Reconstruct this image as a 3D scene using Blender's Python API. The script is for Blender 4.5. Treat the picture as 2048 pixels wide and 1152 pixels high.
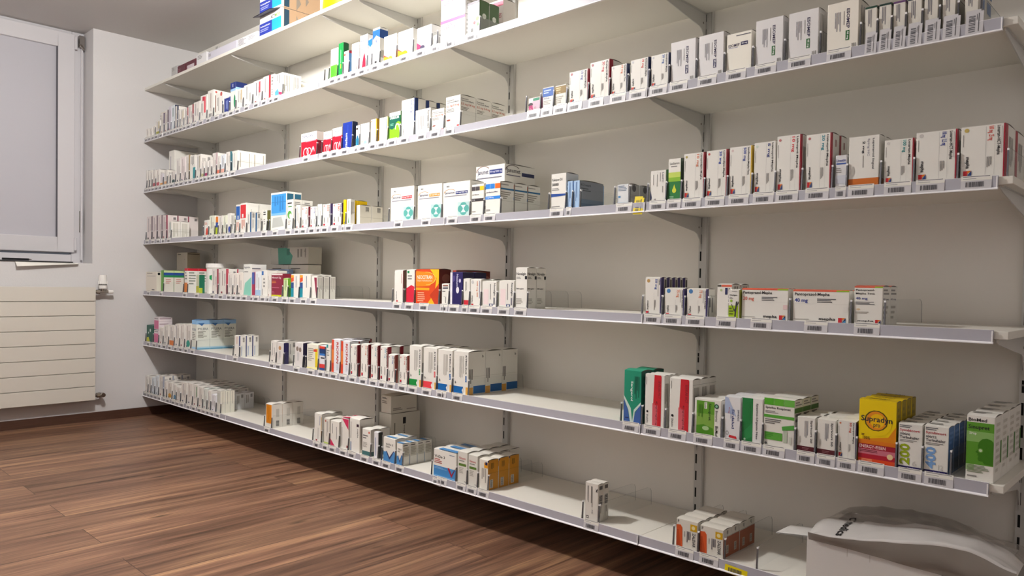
import bpy, math, random
from mathutils import Vector, Matrix
for o in list(bpy.data.objects): bpy.data.objects.remove(o)
SC = bpy.context.scene
COL = SC.collection
random.seed(7)

# ------------------------------------------------------------------ camera, world, light, exposure
ZO = 0.10                                   # floor height in the survey frame
CAM = Vector((4.57584, -2.0, 0.90744 - ZO))
FWD = Vector((-0.694376, 0.719277, -0.021973)); RGT = Vector((0.719106, 0.694709, 0.016291)); UPV = Vector((-0.026982, 0.004489, 0.999626))
FOC, PX, PY = 1494.203, 1024 - 14.919, 576 + 25.104
cd = bpy.data.cameras.new('camera'); cam = bpy.data.objects.new('camera', cd); COL.objects.link(cam)
cam.matrix_world = Matrix(((RGT.x, UPV.x, -FWD.x, CAM.x), (RGT.y, UPV.y, -FWD.y, CAM.y), (RGT.z, UPV.z, -FWD.z, CAM.z), (0, 0, 0, 1)))
cd.sensor_width = 36.0; cd.lens = FOC / 2048 * 36
cd.shift_x = 14.919 / 2048; cd.shift_y = 25.104 / 2048
cd.clip_start = 0.05
SC.camera = cam
w = bpy.data.worlds.new('world'); SC.world = w; w.use_nodes = True
w.node_tree.nodes['Background'].inputs[0].default_value = (0.8, 0.85, 1, 1)
w.node_tree.nodes['Background'].inputs[1].default_value = 0.05
LAMP = Vector((2.15, -1.22, 2.095))
ld = bpy.data.lights.new('ceiling_lamp_light', 'POINT'); ld.shadow_soft_size = 0.06; ld.energy = 61; ld.color = (1.0, 0.972, 0.94)
lo = bpy.data.objects.new('ceiling_lamp_light', ld); lo.location = LAMP; COL.objects.link(lo)
SC.view_settings.view_transform = 'Standard'; SC.view_settings.look = 'None'; SC.view_settings.gamma = 1
SC.view_settings.use_curve_mapping = False
SC.view_settings.exposure = 0.88
SC.cycles.max_bounces = 8; SC.cycles.diffuse_bounces = 5; SC.cycles.transparent_max_bounces = 24
SC.cycles.caustics_reflective = False; SC.cycles.caustics_refractive = False

def ray(u, v): return (FWD + RGT * ((u - PX) / FOC) - UPV * ((v - PY) / FOC))
def px(P):
    d = Vector(P) - CAM; z = d.dot(FWD)
    return PX + FOC * d.dot(RGT) / z, PY - FOC * d.dot(UPV) / z
def bis(f, a, b):
    fa = f(a)
    for _ in range(40):
        m = (a + b) / 2; fm = f(m)
        if (fm > 0) == (fa > 0): a, fa = m, fm
        else: b = m
    return (a + b) / 2
def x_at(u, y, z): return bis(lambda x: px((x, y, z))[0] - u, -1.0, 5.0)
def z_at(v, x, y): return bis(lambda z: px((x, y, z))[1] - v, -0.5, 3.2)
def y_at(u, x, z): return bis(lambda y: px((x, y, z))[0] - u, -0.8, 0.6)

# ------------------------------------------------------------------ materials
MATS = {}
def lin(h):
    h = h.lstrip('#'); h = ''.join(q * 2 for q in h) if len(h) == 3 else h; c = [int(h[i:i + 2], 16) / 255 for i in (0, 2, 4)]
    return tuple(x / 12.92 if x <= 0.04045 else ((x + 0.055) / 1.055) ** 2.4 for x in c) + (1,)
def mat(name, col, rough=0.5, metal=0.0, spec=0.5):
    if name in MATS: return MATS[name]
    m = bpy.data.materials.new(name); m.use_nodes = True; b = m.node_tree.nodes['Principled BSDF']
    b.inputs['Base Color'].default_value = lin(col) if isinstance(col, str) else col
    b.inputs['Roughness'].default_value = rough; b.inputs['Metallic'].default_value = metal
    b.inputs['Specular IOR Level'].default_value = spec
    MATS[name] = m; return m
def ink(h): return mat('ink_' + h, h, 0.42, 0, 0.35)
def node(m, t, **k):
    n = m.node_tree.nodes.new(t)
    for a, v in k.items(): setattr(n, a, v)
    return n
def painted(name, col, rough, bump, scale=60, var=0.03):
    m = mat(name, col, rough, 0, 0.3); nt = m.node_tree; b = nt.nodes['Principled BSDF']
    tc = node(m, 'ShaderNodeTexCoord'); nz = node(m, 'ShaderNodeTexNoise'); nz.inputs['Scale'].default_value = scale; nz.inputs['Detail'].default_value = 4
    nt.links.new(tc.outputs['Object'], nz.inputs['Vector'])
    bp = node(m, 'ShaderNodeBump'); bp.inputs['Strength'].default_value = bump; bp.inputs['Distance'].default_value = 0.002
    nt.links.new(nz.outputs['Fac'], bp.inputs['Height']); nt.links.new(bp.outputs['Normal'], b.inputs['Normal'])
    n2 = node(m, 'ShaderNodeTexNoise'); n2.inputs['Scale'].default_value = 1.3; nt.links.new(tc.outputs['Object'], n2.inputs['Vector'])
    c = lin(col); mx = node(m, 'ShaderNodeMix', data_type='RGBA')
    mx.inputs[6].default_value = tuple(x * (1 - var) for x in c[:3]) + (1,); mx.inputs[7].default_value = tuple(min(1, x * (1 + var)) for x in c[:3]) + (1,)
    nt.links.new(n2.outputs['Fac'], mx.inputs[0]); nt.links.new(mx.outputs[2], b.inputs['Base Color'])
    return m
M_wall = painted('wall_paint', '#d5d3d3', 0.85, 0.25, 90)
M_back = painted('panel_wall', '#ece9e2', 0.7, 0.1, 60)
M_ceil = painted('ceiling_paint', '#cbc9c7', 0.9, 0.2, 80)
M_board = painted('melamine_board', '#e4e1d8', 0.38, 0.04, 120)
M_steel = painted('white_powder_coat', '#c9c8c4', 0.4, 0.05, 200)
M_rad = painted('radiator_enamel', '#d3cec4', 0.35, 0.03, 150)
M_frame = painted('window_plastic', '#cfcdd0', 0.3, 0.02, 150)
M_blind = painted('frosted_pane', '#bcbbc2', 0.25, 0.02, 40)
M_dark = mat('slot_dark', '#0c0b0b', 0.9)
M_chrome = mat('chrome', '#b8b2aa', 0.22, 1.0)
M_hingem = mat('hinge_metal', '#8d8782', 0.35, 0.9)
M_rail = mat('rail_grey', '#aeadb6', 0.25)
M_lip = mat('rail_lip', '#f6f5f8', 0.25)
M_white = mat('white_plastic', '#eceae6', 0.3)
M_paper = mat('paper', '#efece4', 0.6)
M_ylabel = mat('yellow_paper', '#f0d800', 0.6)
M_tip = mat('bright_tip', '#f4f4f6', 0.1)
def clear(name, tint, op, gloss, rough=0.08):
    m = bpy.data.materials.new(name); m.use_nodes = True; nt = m.node_tree; nt.nodes.clear()
    out = nt.nodes.new('ShaderNodeOutputMaterial'); tr = nt.nodes.new('ShaderNodeBsdfTransparent'); tr.inputs[0].default_value = tint
    gl = nt.nodes.new('ShaderNodeBsdfGlossy'); gl.inputs['Roughness'].default_value = rough
    lw = nt.nodes.new('ShaderNodeLayerWeight'); fr = nt.nodes.new('ShaderNodeMath'); fr.operation = 'POWER'; fr.inputs[1].default_value = 5; nt.links.new(lw.outputs['Facing'], fr.inputs[0])
    m1 = nt.nodes.new('ShaderNodeMath'); m1.operation = 'MULTIPLY'; m1.inputs[1].default_value = gloss
    mx = nt.nodes.new('ShaderNodeMixShader'); nt.links.new(fr.outputs[0], m1.inputs[0]); nt.links.new(m1.outputs[0], mx.inputs[0])
    nt.links.new(tr.outputs[0], mx.inputs[1]); nt.links.new(gl.outputs[0], mx.inputs[2])
    df = nt.nodes.new('ShaderNodeBsdfDiffuse'); df.inputs[0].default_value = (0.75, 0.76, 0.78, 1)
    m2 = nt.nodes.new('ShaderNodeMixShader'); m2.inputs[0].default_value = op
    nt.links.new(mx.outputs[0], m2.inputs[1]); nt.links.new(df.outputs[0], m2.inputs[2]); nt.links.new(m2.outputs[0], out.inputs[0])
    MATS[name] = m; return m
M_acr = clear('acrylic_sheet', (0.985, 0.99, 0.99, 1), 0.012, 0.35)
M_acre = clear('acrylic_edge', (0.45, 0.46, 0.48, 1), 0.10, 2.0)
M_acrf = mat('acrylic_front_edge', '#77787e', 0.16, 0.7)

def floor_mat():
    m = bpy.data.materials.new('wood_planks'); m.use_nodes = True; nt = m.node_tree; b = nt.nodes['Principled BSDF']; L = nt.links.new
    tc = node(m, 'ShaderNodeTexCoord'); sx = node(m, 'ShaderNodeSeparateXYZ'); L(tc.outputs['Object'], sx.inputs[0])
    cb = node(m, 'ShaderNodeCombineXYZ'); L(sx.outputs['Y'], cb.inputs['X']); L(sx.outputs['X'], cb.inputs['Y'])
    br = node(m, 'ShaderNodeTexBrick'); L(cb.outputs[0], br.inputs['Vector']); br.offset = 0.37; br.offset_frequency = 2; br.squash = 1
    br.inputs['Color1'].default_value = (0, 0, 0, 1); br.inputs['Color2'].default_value = (1, 1, 1, 1); br.inputs['Mortar'].default_value = (0.5, 0.5, 0.5, 1)
    br.inputs['Scale'].default_value = 1; br.inputs['Mortar Size'].default_value = 0.0012; br.inputs['Mortar Smooth'].default_value = 0.3
    br.inputs['Brick Width'].default_value = 1.22; br.inputs['Row Height'].default_value = 0.178
    # grain: stretched along the planks, offset per plank
    mp = node(m, 'ShaderNodeMapping'); mp.inputs['Scale'].default_value = (0.9, 16, 1); L(cb.outputs[0], mp.inputs[0])
    ad = node(m, 'ShaderNodeVectorMath', operation='ADD'); L(mp.outputs[0], ad.inputs[0])
    sc = node(m, 'ShaderNodeVectorMath', operation='SCALE'); L(br.outputs['Color'], sc.inputs[0]); sc.inputs['Scale'].default_value = 37; L(sc.outputs[0], ad.inputs[1])
    n1 = node(m, 'ShaderNodeTexNoise'); n1.inputs['Scale'].default_value = 1.6; n1.inputs['Detail'].default_value = 7; n1.inputs['Roughness'].default_value = 0.62; n1.inputs['Distortion'].default_value = 0.35; L(ad.outputs[0], n1.inputs['Vector'])
    mp2 = node(m, 'ShaderNodeMapping'); mp2.inputs['Scale'].default_value = (2.5, 90, 1); L(cb.outputs[0], mp2.inputs[0])
    n2 = node(m, 'ShaderNodeTexNoise'); n2.inputs['Scale'].default_value = 2; n2.inputs['Detail'].default_value = 3; L(mp2.outputs[0], n2.inputs['Vector'])
    rp = node(m, 'ShaderNodeValToRGB'); e = rp.color_ramp.elements
    e[0].position = 0.30; e[0].color = lin('#452f1f'); e[1].position = 0.70; e[1].color = lin('#a88260')
    x = rp.color_ramp.elements.new(0.45); x.color = lin('#735240'); x = rp.color_ramp.elements.new(0.58); x.color = lin('#8b6850')
    L(n1.outputs['Fac'], rp.inputs[0])
    mx = node(m, 'ShaderNodeMix', data_type='RGBA', blend_type='OVERLAY'); mx.inputs[0].default_value = 0.75; L(rp.outputs[0], mx.inputs[6]); L(n2.outputs['Fac'], mx.inputs[7])
    bc = node(m, 'ShaderNodeRGBToBW'); L(br.outputs['Color'], bc.inputs[0])
    mr = node(m, 'ShaderNodeMapRange'); mr.inputs[3].default_value = 0.74; mr.inputs[4].default_value = 1.12; L(bc.outputs[0], mr.inputs[0])
    m3 = node(m, 'ShaderNodeVectorMath', operation='SCALE'); L(mx.outputs[2], m3.inputs[0]); L(mr.outputs[0], m3.inputs['Scale'])
    # dark knots
    mp4 = node(m, 'ShaderNodeMapping'); mp4.inputs['Scale'].default_value = (2.2, 7, 1); L(cb.outputs[0], mp4.inputs[0])
    vo = node(m, 'ShaderNodeTexVoronoi'); vo.inputs['Scale'].default_value = 0.9; vo.inputs['Randomness'].default_value = 1; L(mp4.outputs[0], vo.inputs['Vector'])
    kr = node(m, 'ShaderNodeMapRange'); kr.inputs[1].default_value = 0.02; kr.inputs[2].default_value = 0.09; kr.inputs[3].default_value = 0.3; kr.inputs[4].default_value = 1; L(vo.outputs['Distance'], kr.inputs[0])
    m4 = node(m, 'ShaderNodeVectorMath', operation='SCALE'); L(m3.outputs[0], m4.inputs[0]); L(kr.outputs[0], m4.inputs['Scale'])
    mo = node(m, 'ShaderNodeMix', data_type='RGBA'); L(br.outputs['Fac'], mo.inputs[0]); L(m4.outputs[0], mo.inputs[6]); mo.inputs[7].default_value = lin('#3a251c')
    L(mo.outputs[2], b.inputs['Base Color']); b.inputs['Roughness'].default_value = 0.42; b.inputs['Specular IOR Level'].default_value = 0.35
    bp = node(m, 'ShaderNodeBump'); bp.inputs['Strength'].default_value = 0.15; bp.inputs['Distance'].default_value = 0.001; L(n2.outputs['Fac'], bp.inputs['Height']); L(bp.outputs[0], b.inputs['Normal'])
    return m
M_floor = floor_mat()
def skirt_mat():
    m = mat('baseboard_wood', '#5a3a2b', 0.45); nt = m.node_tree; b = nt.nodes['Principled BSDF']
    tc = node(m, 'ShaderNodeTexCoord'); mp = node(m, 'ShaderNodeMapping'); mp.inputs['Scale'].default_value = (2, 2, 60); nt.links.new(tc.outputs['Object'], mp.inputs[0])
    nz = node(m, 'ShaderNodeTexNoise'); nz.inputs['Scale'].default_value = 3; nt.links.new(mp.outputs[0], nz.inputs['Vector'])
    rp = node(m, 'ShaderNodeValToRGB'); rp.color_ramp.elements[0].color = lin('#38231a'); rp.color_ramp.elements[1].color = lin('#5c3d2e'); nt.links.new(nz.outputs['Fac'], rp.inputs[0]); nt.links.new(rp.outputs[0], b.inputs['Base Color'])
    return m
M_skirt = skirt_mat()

# ------------------------------------------------------------------ mesh builder
class MB:
    def __init__(s): s.v = []; s.f = []; s.m = []; s.mats = []
    def mi(s, m):
        if m not in s.mats: s.mats.append(m)
        return s.mats.index(m)
    def face(s, pts, m):
        n = len(s.v); s.v += [tuple(p) for p in pts]; s.f.append(tuple(range(n, n + len(pts)))); s.m.append(s.mi(m))
    def box(s, a, b, m):
        x0, y0, z0 = a; x1, y1, z1 = b; n = len(s.v)
        s.v += [(x0, y0, z0), (x1, y0, z0), (x1, y1, z0), (x0, y1, z0), (x0, y0, z1), (x1, y0, z1), (x1, y1, z1), (x0, y1, z1)]
        for f in ((0, 3, 2, 1), (4, 5, 6, 7), (0, 1, 5, 4), (1, 2, 6, 5), (2, 3, 7, 6), (3, 0, 4, 7)):
            s.f.append(tuple(n + i for i in f)); s.m.append(s.mi(m))
    def prism(s, prof, x0, x1, m, mf=None, axis='x'):
        def P(a, b, t): return (t, a, b) if axis == 'x' else (a, t, b) if axis == 'y' else (a, b, t)
        n = len(prof)
        s.face([P(a, b, x0) for a, b in prof], m); s.face([P(a, b, x1) for a, b in reversed(prof)], m)
        for i in range(n):
            j = (i + 1) % n
            s.face([P(*prof[i], x0), P(*prof[i], x1), P(*prof[j], x1), P(*prof[j], x0)], (mf[i] if mf else m))
    def tube(s, p0, p1, r0, r1, m, n=16, cap=True):
        a = Vector(p0); b = Vector(p1); d = (b - a).normalized(); u = d.orthogonal().normalized(); w_ = d.cross(u)
        A = [a + (u * math.cos(t) + w_ * math.sin(t)) * r0 for t in [2 * math.pi * i / n for i in range(n)]]
        B = [b + (u * math.cos(t) + w_ * math.sin(t)) * r1 for t in [2 * math.pi * i / n for i in range(n)]]
        for i in range(n): j = (i + 1) % n; s.face([A[i], A[j], B[j], B[i]], m)
        if cap: s.face(A[::-1], m); s.face(B, m)
    def build(s, name, parent=None, bevel=0, smooth=False):
        me = bpy.data.meshes.new(name); me.from_pydata(s.v, [], s.f)
        for m in s.mats: me.materials.append(m)
        me.polygons.foreach_set('material_index', s.m); me.update()
        o = bpy.data.objects.new(name, me); COL.objects.link(o)
        if smooth:
            for p in me.polygons: p.use_smooth = True
        if bevel:
            import bmesh
            bm = bmesh.new(); bm.from_mesh(me); bmesh.ops.remove_doubles(bm, verts=bm.verts, dist=1e-5); bm.to_mesh(me); bm.free()
            md = o.modifiers.new('b', 'BEVEL'); md.width = bevel; md.segments = 2; md.limit_method = 'ANGLE'
        if parent: o.parent = parent
        return o
def tag(o, label, cat, group=None):
    o['label'] = label; o['category'] = cat
    if group: o['group'] = group
    return o
def struct(o): o['kind'] = 'structure'; return o
def empty(name, loc, label, cat, group=None):
    o = bpy.data.objects.new(name, None); o.location = loc; o.empty_display_size = 0.05; COL.objects.link(o); return tag(o, label, cat, group)

# ------------------------------------------------------------------ lettering and printing on flat faces
FONT = {}
def glyphs(s, bold=0.0):
    k = (s, bold)
    if k in FONT: return FONT[k]
    cu = bpy.data.curves.new('t', 'FONT'); cu.body = s; cu.resolution_u = 2; cu.offset = bold
    ob = bpy.data.objects.new('t', cu); me = bpy.data.meshes.new_from_object(ob)
    vs = [(v.co.x, v.co.y) for v in me.vertices]; fs = [tuple(p.vertices) for p in me.polygons]
    x0 = min(v[0] for v in vs); x1 = max(v[0] for v in vs); y0 = min(v[1] for v in vs); y1 = max(v[1] for v in vs)
    vs = [((x - x0) / (x1 - x0), (y - y0) / max(1e-6, y1 - y0)) for x, y in vs]
    bpy.data.objects.remove(ob); bpy.data.curves.remove(cu); bpy.data.meshes.remove(me)
    FONT[k] = (vs, fs); return FONT[k]
def prnt(mb, decals, O, U, V, N, W, H):
    """print DECALS on the face at O spanned by U*W and V*H, along the outward normal N"""
    O = Vector(O); U = Vector(U); V = Vector(V); N = Vector(N)
    for i, d in enumerate(decals):
        off = N * (0.0003 + 0.00006 * i)
        def P(a, b): return O + U * (a * W) + V * (b * H) + off
        k = d[0]
        if k == 'R': mb.face([P(d[1], d[2]), P(d[3], d[2]), P(d[3], d[4]), P(d[1], d[4])], ink(d[5]))
        elif k == 'P': mb.face([P(a, b) for a, b in d[2]], ink(d[1]))
        elif k == 'O': mb.face([P(d[1] + d[3] * math.cos(t), d[2] + d[4] * math.sin(t)) for t in [math.pi * 2 * j / 20 for j in range(20)]], ink(d[5]))
        elif k == 'C':
            r = d[3]; q = r * W / H
            mb.face([P(d[1] + r * math.cos(t), d[2] + q * math.sin(t)) for t in [math.pi * 2 * j / 20 for j in range(20)]], ink(d[4]))
        elif k == 'A':   # arc band: cx, cy, rx, ry, a0, a1, thickness, colour
            _, cx, cy, rx, ry, a0, a1, th, c = d
            for j in range(14):
                t0 = math.radians(a0 + (a1 - a0) * j / 14); t1 = math.radians(a0 + (a1 - a0) * (j + 1) / 14); w0 = 1 - th; 
                mb.face([P(cx + rx * math.cos(t0), cy + ry * math.sin(t0)), P(cx + rx * math.cos(t1), cy + ry * math.sin(t1)), P(cx + rx * w0 * math.cos(t1), cy + ry * w0 * math.sin(t1)), P(cx + rx * w0 * math.cos(t0), cy + ry * w0 * math.sin(t0))], ink(c))
        elif k == 'T':
            _, s, x0, y0, x1, y1, c = d[:7]; rot = d[7] if len(d) > 7 else 0; bold = d[8] if len(d) > 8 else 0.012
            vs, fs = glyphs(s, bold); n = len(mb.v)
            for a, b in vs: mb.v.append(tuple(P(x0 + a * (x1 - x0), y0 + b * (y1 - y0)) if not rot else P(x0 + b * (x1 - x0), y1 - a * (y1 - y0)) if rot > 0 else P(x1 - b * (x1 - x0), y0 + a * (y1 - y0))))
            mi = mb.mi(ink(c))
            for f in fs: mb.f.append(tuple(n + q for q in f)); mb.m.append(mi)
        elif k == 'L':   # a paragraph too small to read: thin bars
            _, x0, y0, x1, y1, n_, c = d[:7]; rot = d[7] if len(d) > 7 else 0; rr = random.Random(str(d))
            for j in range(n_):
                l = rr.uniform(0.55, 1) if n_ > 1 else 1
                if rot: w_ = (x1 - x0) / n_; a = x0 + j * w_; mb.face([P(a, y1 - l * (y1 - y0)), P(a + w_ * 0.5, y1 - l * (y1 - y0)), P(a + w_ * 0.5, y1), P(a, y1)], ink(c))
                else: w_ = (y1 - y0) / n_; a = y1 - j * w_; mb.face([P(x0, a - w_ * 0.5), P(x0 + l * (x1 - x0), a - w_ * 0.5), P(x0 + l * (x1 - x0), a), P(x0, a)], ink(c))
        elif k == 'B':   # bar code
            _, x0, y0, x1, y1 = d[:5]; rot = d[5] if len(d) > 5 else 0; rr = random.Random(str(d)); t = 0
            while t < 0.97:
                w_ = rr.choice((0.02, 0.035, 0.05)); 
                if rot: mb.face([P(x0, y0 + t * (y1 - y0)), P(x1, y0 + t * (y1 - y0)), P(x1, y0 + (t + w_) * (y1 - y0)), P(x0, y0 + (t + w_) * (y1 - y0))], ink('#4c4c52'))
                else: mb.face([P(x0 + t * (x1 - x0), y0), P(x0 + (t + w_) * (x1 - x0), y0), P(x0 + (t + w_) * (x1 - x0), y1), P(x0 + t * (x1 - x0), y1)], ink('#4c4c52'))
                t += w_ + rr.choice((0.02, 0.03, 0.05))
# ------------------------------------------------------------------ cartons
WHT = '#e9e7e0'
def carton(name, W, H, D, des, bulge=None):
    mb = MB(); base = ink(des.get('c', WHT)); sb = ink(des.get('sc', des.get('c', WHT))); tb = ink(des.get('tc', des.get('c', WHT)))  # sc: side colour; several cartons take a darker front colour, shade painted in
    e = min(0.0008, W * 0.06)
    prof = [(-0.0, 0.0), (0, H - e), (e, H), (D - e, H), (D, H - e), (D, 0)]
    # body with chamfered vertical edges
    ring = [(e, 0), (W - e, 0), (W, e), (W, D - e), (W - e, D), (e, D), (0, D - e), (0, e)]
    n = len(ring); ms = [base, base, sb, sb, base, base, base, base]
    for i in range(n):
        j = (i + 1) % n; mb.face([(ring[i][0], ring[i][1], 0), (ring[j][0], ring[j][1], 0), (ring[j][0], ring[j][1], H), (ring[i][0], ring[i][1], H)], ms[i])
    mb.face([(x, y, 0) for x, y in reversed(ring)], base)
    # domed tuck flap on top, its side edge filled in a painted shadow tone
    bu = bulge if bulge is not None else min(0.0035, 0.05 * D + 0.0006)
    K = 6; arc = [(D * i / K, H + bu * math.sin(math.pi * i / K) * (1 - 0.25 * i / K)) for i in range(K + 1)]
    for i in range(K): mb.face([(0, arc[i][0], arc[i][1]), (W, arc[i][0], arc[i][1]), (W, arc[i + 1][0], arc[i + 1][1]), (0, arc[i + 1][0], arc[i + 1][1])], tb)
    gap = ink('#5b564e')
    mb.face([(W, 0, H)] + [(W, a, b) for a, b in arc[1:-1]][::1] + [(W, D, H)], gap)
    mb.face([(0, 0, H)] + [(0, a, b) for a, b in arc[1:-1]] + [(0, D, H)], gap)
    prnt(mb, des.get('f', []), (0, 0, 0), (1, 0, 0), (0, 0, 1), (0, -1, 0), W, H)
    prnt(mb, des.get('s', []), (W, 0, 0), (0, 1, 0), (0, 0, 1), (1, 0, 0), D, H)
    prnt(mb, des.get('t', []), (0, 0, H + bu), (1, 0, 0), (0, 1, 0), (0, 0, 1), W, D)
    return mb.build(name)

# printed designs --------------------------------------------------
GR = '#8d8b88'; BK = '#1d1c20'; RD = '#c4202e'; DR = '#8a1f2d'; NV = '#232c5c'; BL = '#1f5ca8'; GN = '#2f8f3a'; TL = '#23857c'; OR = '#e07a1c'; YL = '#f3cb00'; MG = '#b81f5a'; LM = '#a5c91c'; PU = '#3f3570'
R, T, L, C, B, P, O, A = 'RTLCBPOA'
def mepha(dose, dc, name, strip, pill='#c58a8a', grey=True):
    f = [(C, .13, .93, .055, pill), (L, .05, .62, .08, .85, 1, GR, 1), (T, dose, .60, .70, .75, .97, dc, 1, .02), (R, .57, .05, .575, .97, GR),
         (T, name, .80, .42, .90, .97, BK, 1, .02), (L, .60, .12, .72, .40, 3, GR, 1), (T, 'mepha', .10, .20, .21, .42, BK, 1, .03),
         (R, .07, .06, .165, .155, RD), (P, '#26407e', [(.165, .06), (.26, .06), (.26, .155)]), (P, OR, [(.165, .155), (.26, .155), (.165, .10)]), (R, .77, .05, .775, .97, '#b9b7b0')]
    if grey: f.append((L, .92, .45, .95, .95, 1, '#b0aeb0', 1))
    if strip: f.append((R, .965, 0, 1, 1, strip))
    s = ([(R, 0, 0, .25, 1, strip)] if strip else []) + [(L, .35, .15, .8, .8, 4, GR, 1)]
    return dict(f=f, s=s)
def meds(dose, dc, name, strip=DR, pill='#c58a8a'):   # smaller version, far away
    return dict(f=[(C, .16, .92, .07, pill), (T, dose, .55, .68, .74, .96, dc, 1, .02), (T, name, .80, .40, .92, .95, BK, 1, .02), (L, .58, .15, .72, .42, 2, GR, 1), (T, 'mepha', .12, .20, .26, .42, BK, 1, .03), (R, .08, .06, .28, .15, RD), (R, .18, .06, .28, .10, NV)] + ([(R, .94, 0, 1, 1, strip)] if strip else []),
                s=([(R, 0, 0, .3, 1, strip)] if strip else []) + [(L, .4, .15, .9, .8, 3, GR, 1)])
def esomep(dose, c):
    return dict(c='#dedcdc', f=[(T, 'ESOMEP', .62, .44, .72, .84, '#30284e', 1, .02), (R, .60, .20, .72, .40, c), (T, dose, .625, .215, .70, .385, '#eeeeee', 1, .02), (L, .53, .52, .57, .80, 1, GR, 1), (L, .25, .40, .45, .80, 4, '#a09ea4', 1), (L, .80, .02, .95, .12, 3, GR, 1), (R, .04, .02, .10, .07, GR)], s=[(L, .2, .1, .8, .9, 3, '#b4b2b0', 1)])
def slim(seed, acc=None, foot=None, strip=None, c='#e6e2dc', cap=None, blob=None):
    r = random.Random(seed); f = []
    f.append((L, .30, .35, .45, .92, 1, r.choice((GR, '#6c6a78', '#8a7470')), 1)); f.append((L, .58, .2, .82, r.uniform(.6, .85), 2, '#a9a5a2', 1))
    f.append((R, .15, .05, .35, .12, r.choice((BK, DR, '#444a66'))))
    if acc: f.append((R, .62, .45, .80, .93, acc))
    if foot: f.append((R, 0, 0, 1, .26, foot))
    if strip: f.append((R, .84, 0, 1, 1, strip))
    if cap: f.append((R, 0, .84, 1, 1, cap))
    if blob: f.append((O, .5, .2, .33, .14, blob))
    s = [(L, .15, .2, .5, .85, 2, '#a9a5a2', 1), (B, .62, .7, .85, .92, 1)]
    if strip: s.insert(0, (R, 0, 0, .12, 1, strip))
    return dict(c=c, f=f, s=s)
def blank(c='#e6e2d8', s=None): return dict(c=c, f=[(L, .12, .5, .6, .9, 3, GR)], s=s or [(L, .1, .15, .35, .85, 2, '#b5b2aa', 1), (L, .75, .2, .9, .85, 1, '#b5b2aa', 1), (R, 0, .48, 1, .485, '#8f8b84')])

# ------------------------------------------------------------------ the shelf wall: survey heights
ZB = {7: 0.2148, 6: 0.5122, 5: 0.8077, 4: 1.1043, 3: 1.4056, 2: 1.6989, 1: 1.9936}
ZB = {k: v - ZO for k, v in ZB.items()}                     # rail bottom
TOP = {k: v + 0.0245 for k, v in ZB.items()}                # board top
NAME = {1: 'top', 2: 'second-highest', 3: 'third-highest', 4: 'middle', 5: 'third-lowest', 6: 'second-lowest', 7: 'bottom'}
CEIL = 2.2943 - ZO
YF = -0.3055
XJ = [0.0, 0.267, 1.065, 1.868, 2.664, 3.463, 4.281]
UPX = [0.267, 1.065, 1.872, 2.127, 2.664, 3.458, 4.258]
ORD = 'first second third fourth fifth sixth seventh eighth ninth tenth eleventh twelfth thirteenth fourteenth fifteenth sixteenth seventeenth eighteenth nineteenth'.split()
TENS = {2: 'twent', 3: 'thirt', 4: 'fort', 5: 'fift'}
def ordw(n):
    if n <= 19: return ORD[n - 1]
    t, u = divmod(n, 10)
    return TENS[t] + 'ieth' if u == 0 else TENS[t] + 'y-' + ORD[u - 1]

ITEMS = []
def b(k, uL, uR, vT, des, desc, uS=None, n=1, dep=None, yf=None, z0=None, lab=1, div=1, full=None, tilt=0, short='white medicine box', name='medicine_box', bulge=None):
    yy = YF if yf is None else yf; zb = TOP[k] if z0 is None else z0
    zm = zb + 0.03
    xL = x_at(uL, yy, zm); zt = z_at(vT, xL, yy); h = max(0.012, zt - zb); zm = zb + h * 0.5
    xL = x_at(uL, yy, zm); xR = x_at(uR, yy, zm)
    if dep is None: dep = (y_at(uS, xR, zm) - yy - 0.001) if uS else 0.05
    ITEMS.append(dict(k=k, x0=xL, x1=xR, y=yy, z=zb, h=h, d=max(0.008, dep), des=des, desc=desc, n=n, lab=lab, div=div, front=yf is None and z0 is None, full=full, short=short, name=name, bulge=bulge))
    return ITEMS[-1]
# ------------------------------------------------------------------ what stands on each shelf (edges measured, front row first)
# --- top shelf
b(1, 343, 354, 136, blank('#b9b8b6'), 'small grey carton', dep=.05, lab=0, div=0)
b(1, 355, 371, 133.5, dict(c='#5d2430', f=[(L, .1, .2, .6, .6, 2, '#8a5560')]), 'dark maroon carton', dep=.08, lab=0, div=0)
b(1, 372, 391.5, 125.5, dict(c='#5d2430', f=[(R, .12, 0, .85, .55, '#c9bcc0')]), 'maroon carton with pale panel', dep=.08, lab=0, div=0)
b(1, 393, 413, 112, blank('#dcdbdc'), 'white carton with grey print', dep=.08, lab=0, div=0)
b(1, 416, 473, 106, dict(c='#c9c7d2', f=[(L, .03, .3, .12, .8, 2, GR, 1)]), 'long pale lavender carton', dep=.1, lab=0, div=0)
b(1, 475, 515, 80, dict(c='#e4e2e4', f=[(L, .05, .1, .45, .9, 6, '#8b8a90'), (L, .55, .3, .9, .8, 3, '#b0aeb4')]), 'white carton covered with fine print', dep=.1, lab=0, div=0)
acti = dict(c='#dcdad8', sc='#b39678', f=[(R, .58, .10, 1, .62, '#2aa6c4'), (R, 0, .10, .58, .62, '#2f3fa0'), (T, 'ACTI', .52, .68, .72, .82, BK), (T, 'MOVE', .73, .68, .95, .82, '#8fc63c'), (T, 'Rollenpflaster', .04, .42, .5, .52, '#e8e8f0'), (L, .04, .2, .45, .36, 2, '#9aa0d8')],
    s=[(R, 0, 0, .06, 1, '#ece9e6'), (R, .07, .05, .20, .95, '#24455a'), (P, '#8b8378', [(.38, .0), (.5, .35), (.38, .8)]), (P, '#8b8378', [(.62, .3), (.7, .55), (.62, .9)])])
it = b(1, 519.5, 562.5, 34, acti, 'blue-banded plaster carton, lower of two,', uS=640, n=1, lab=0, div=0, bulge=.001)
ACTI = it
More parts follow.
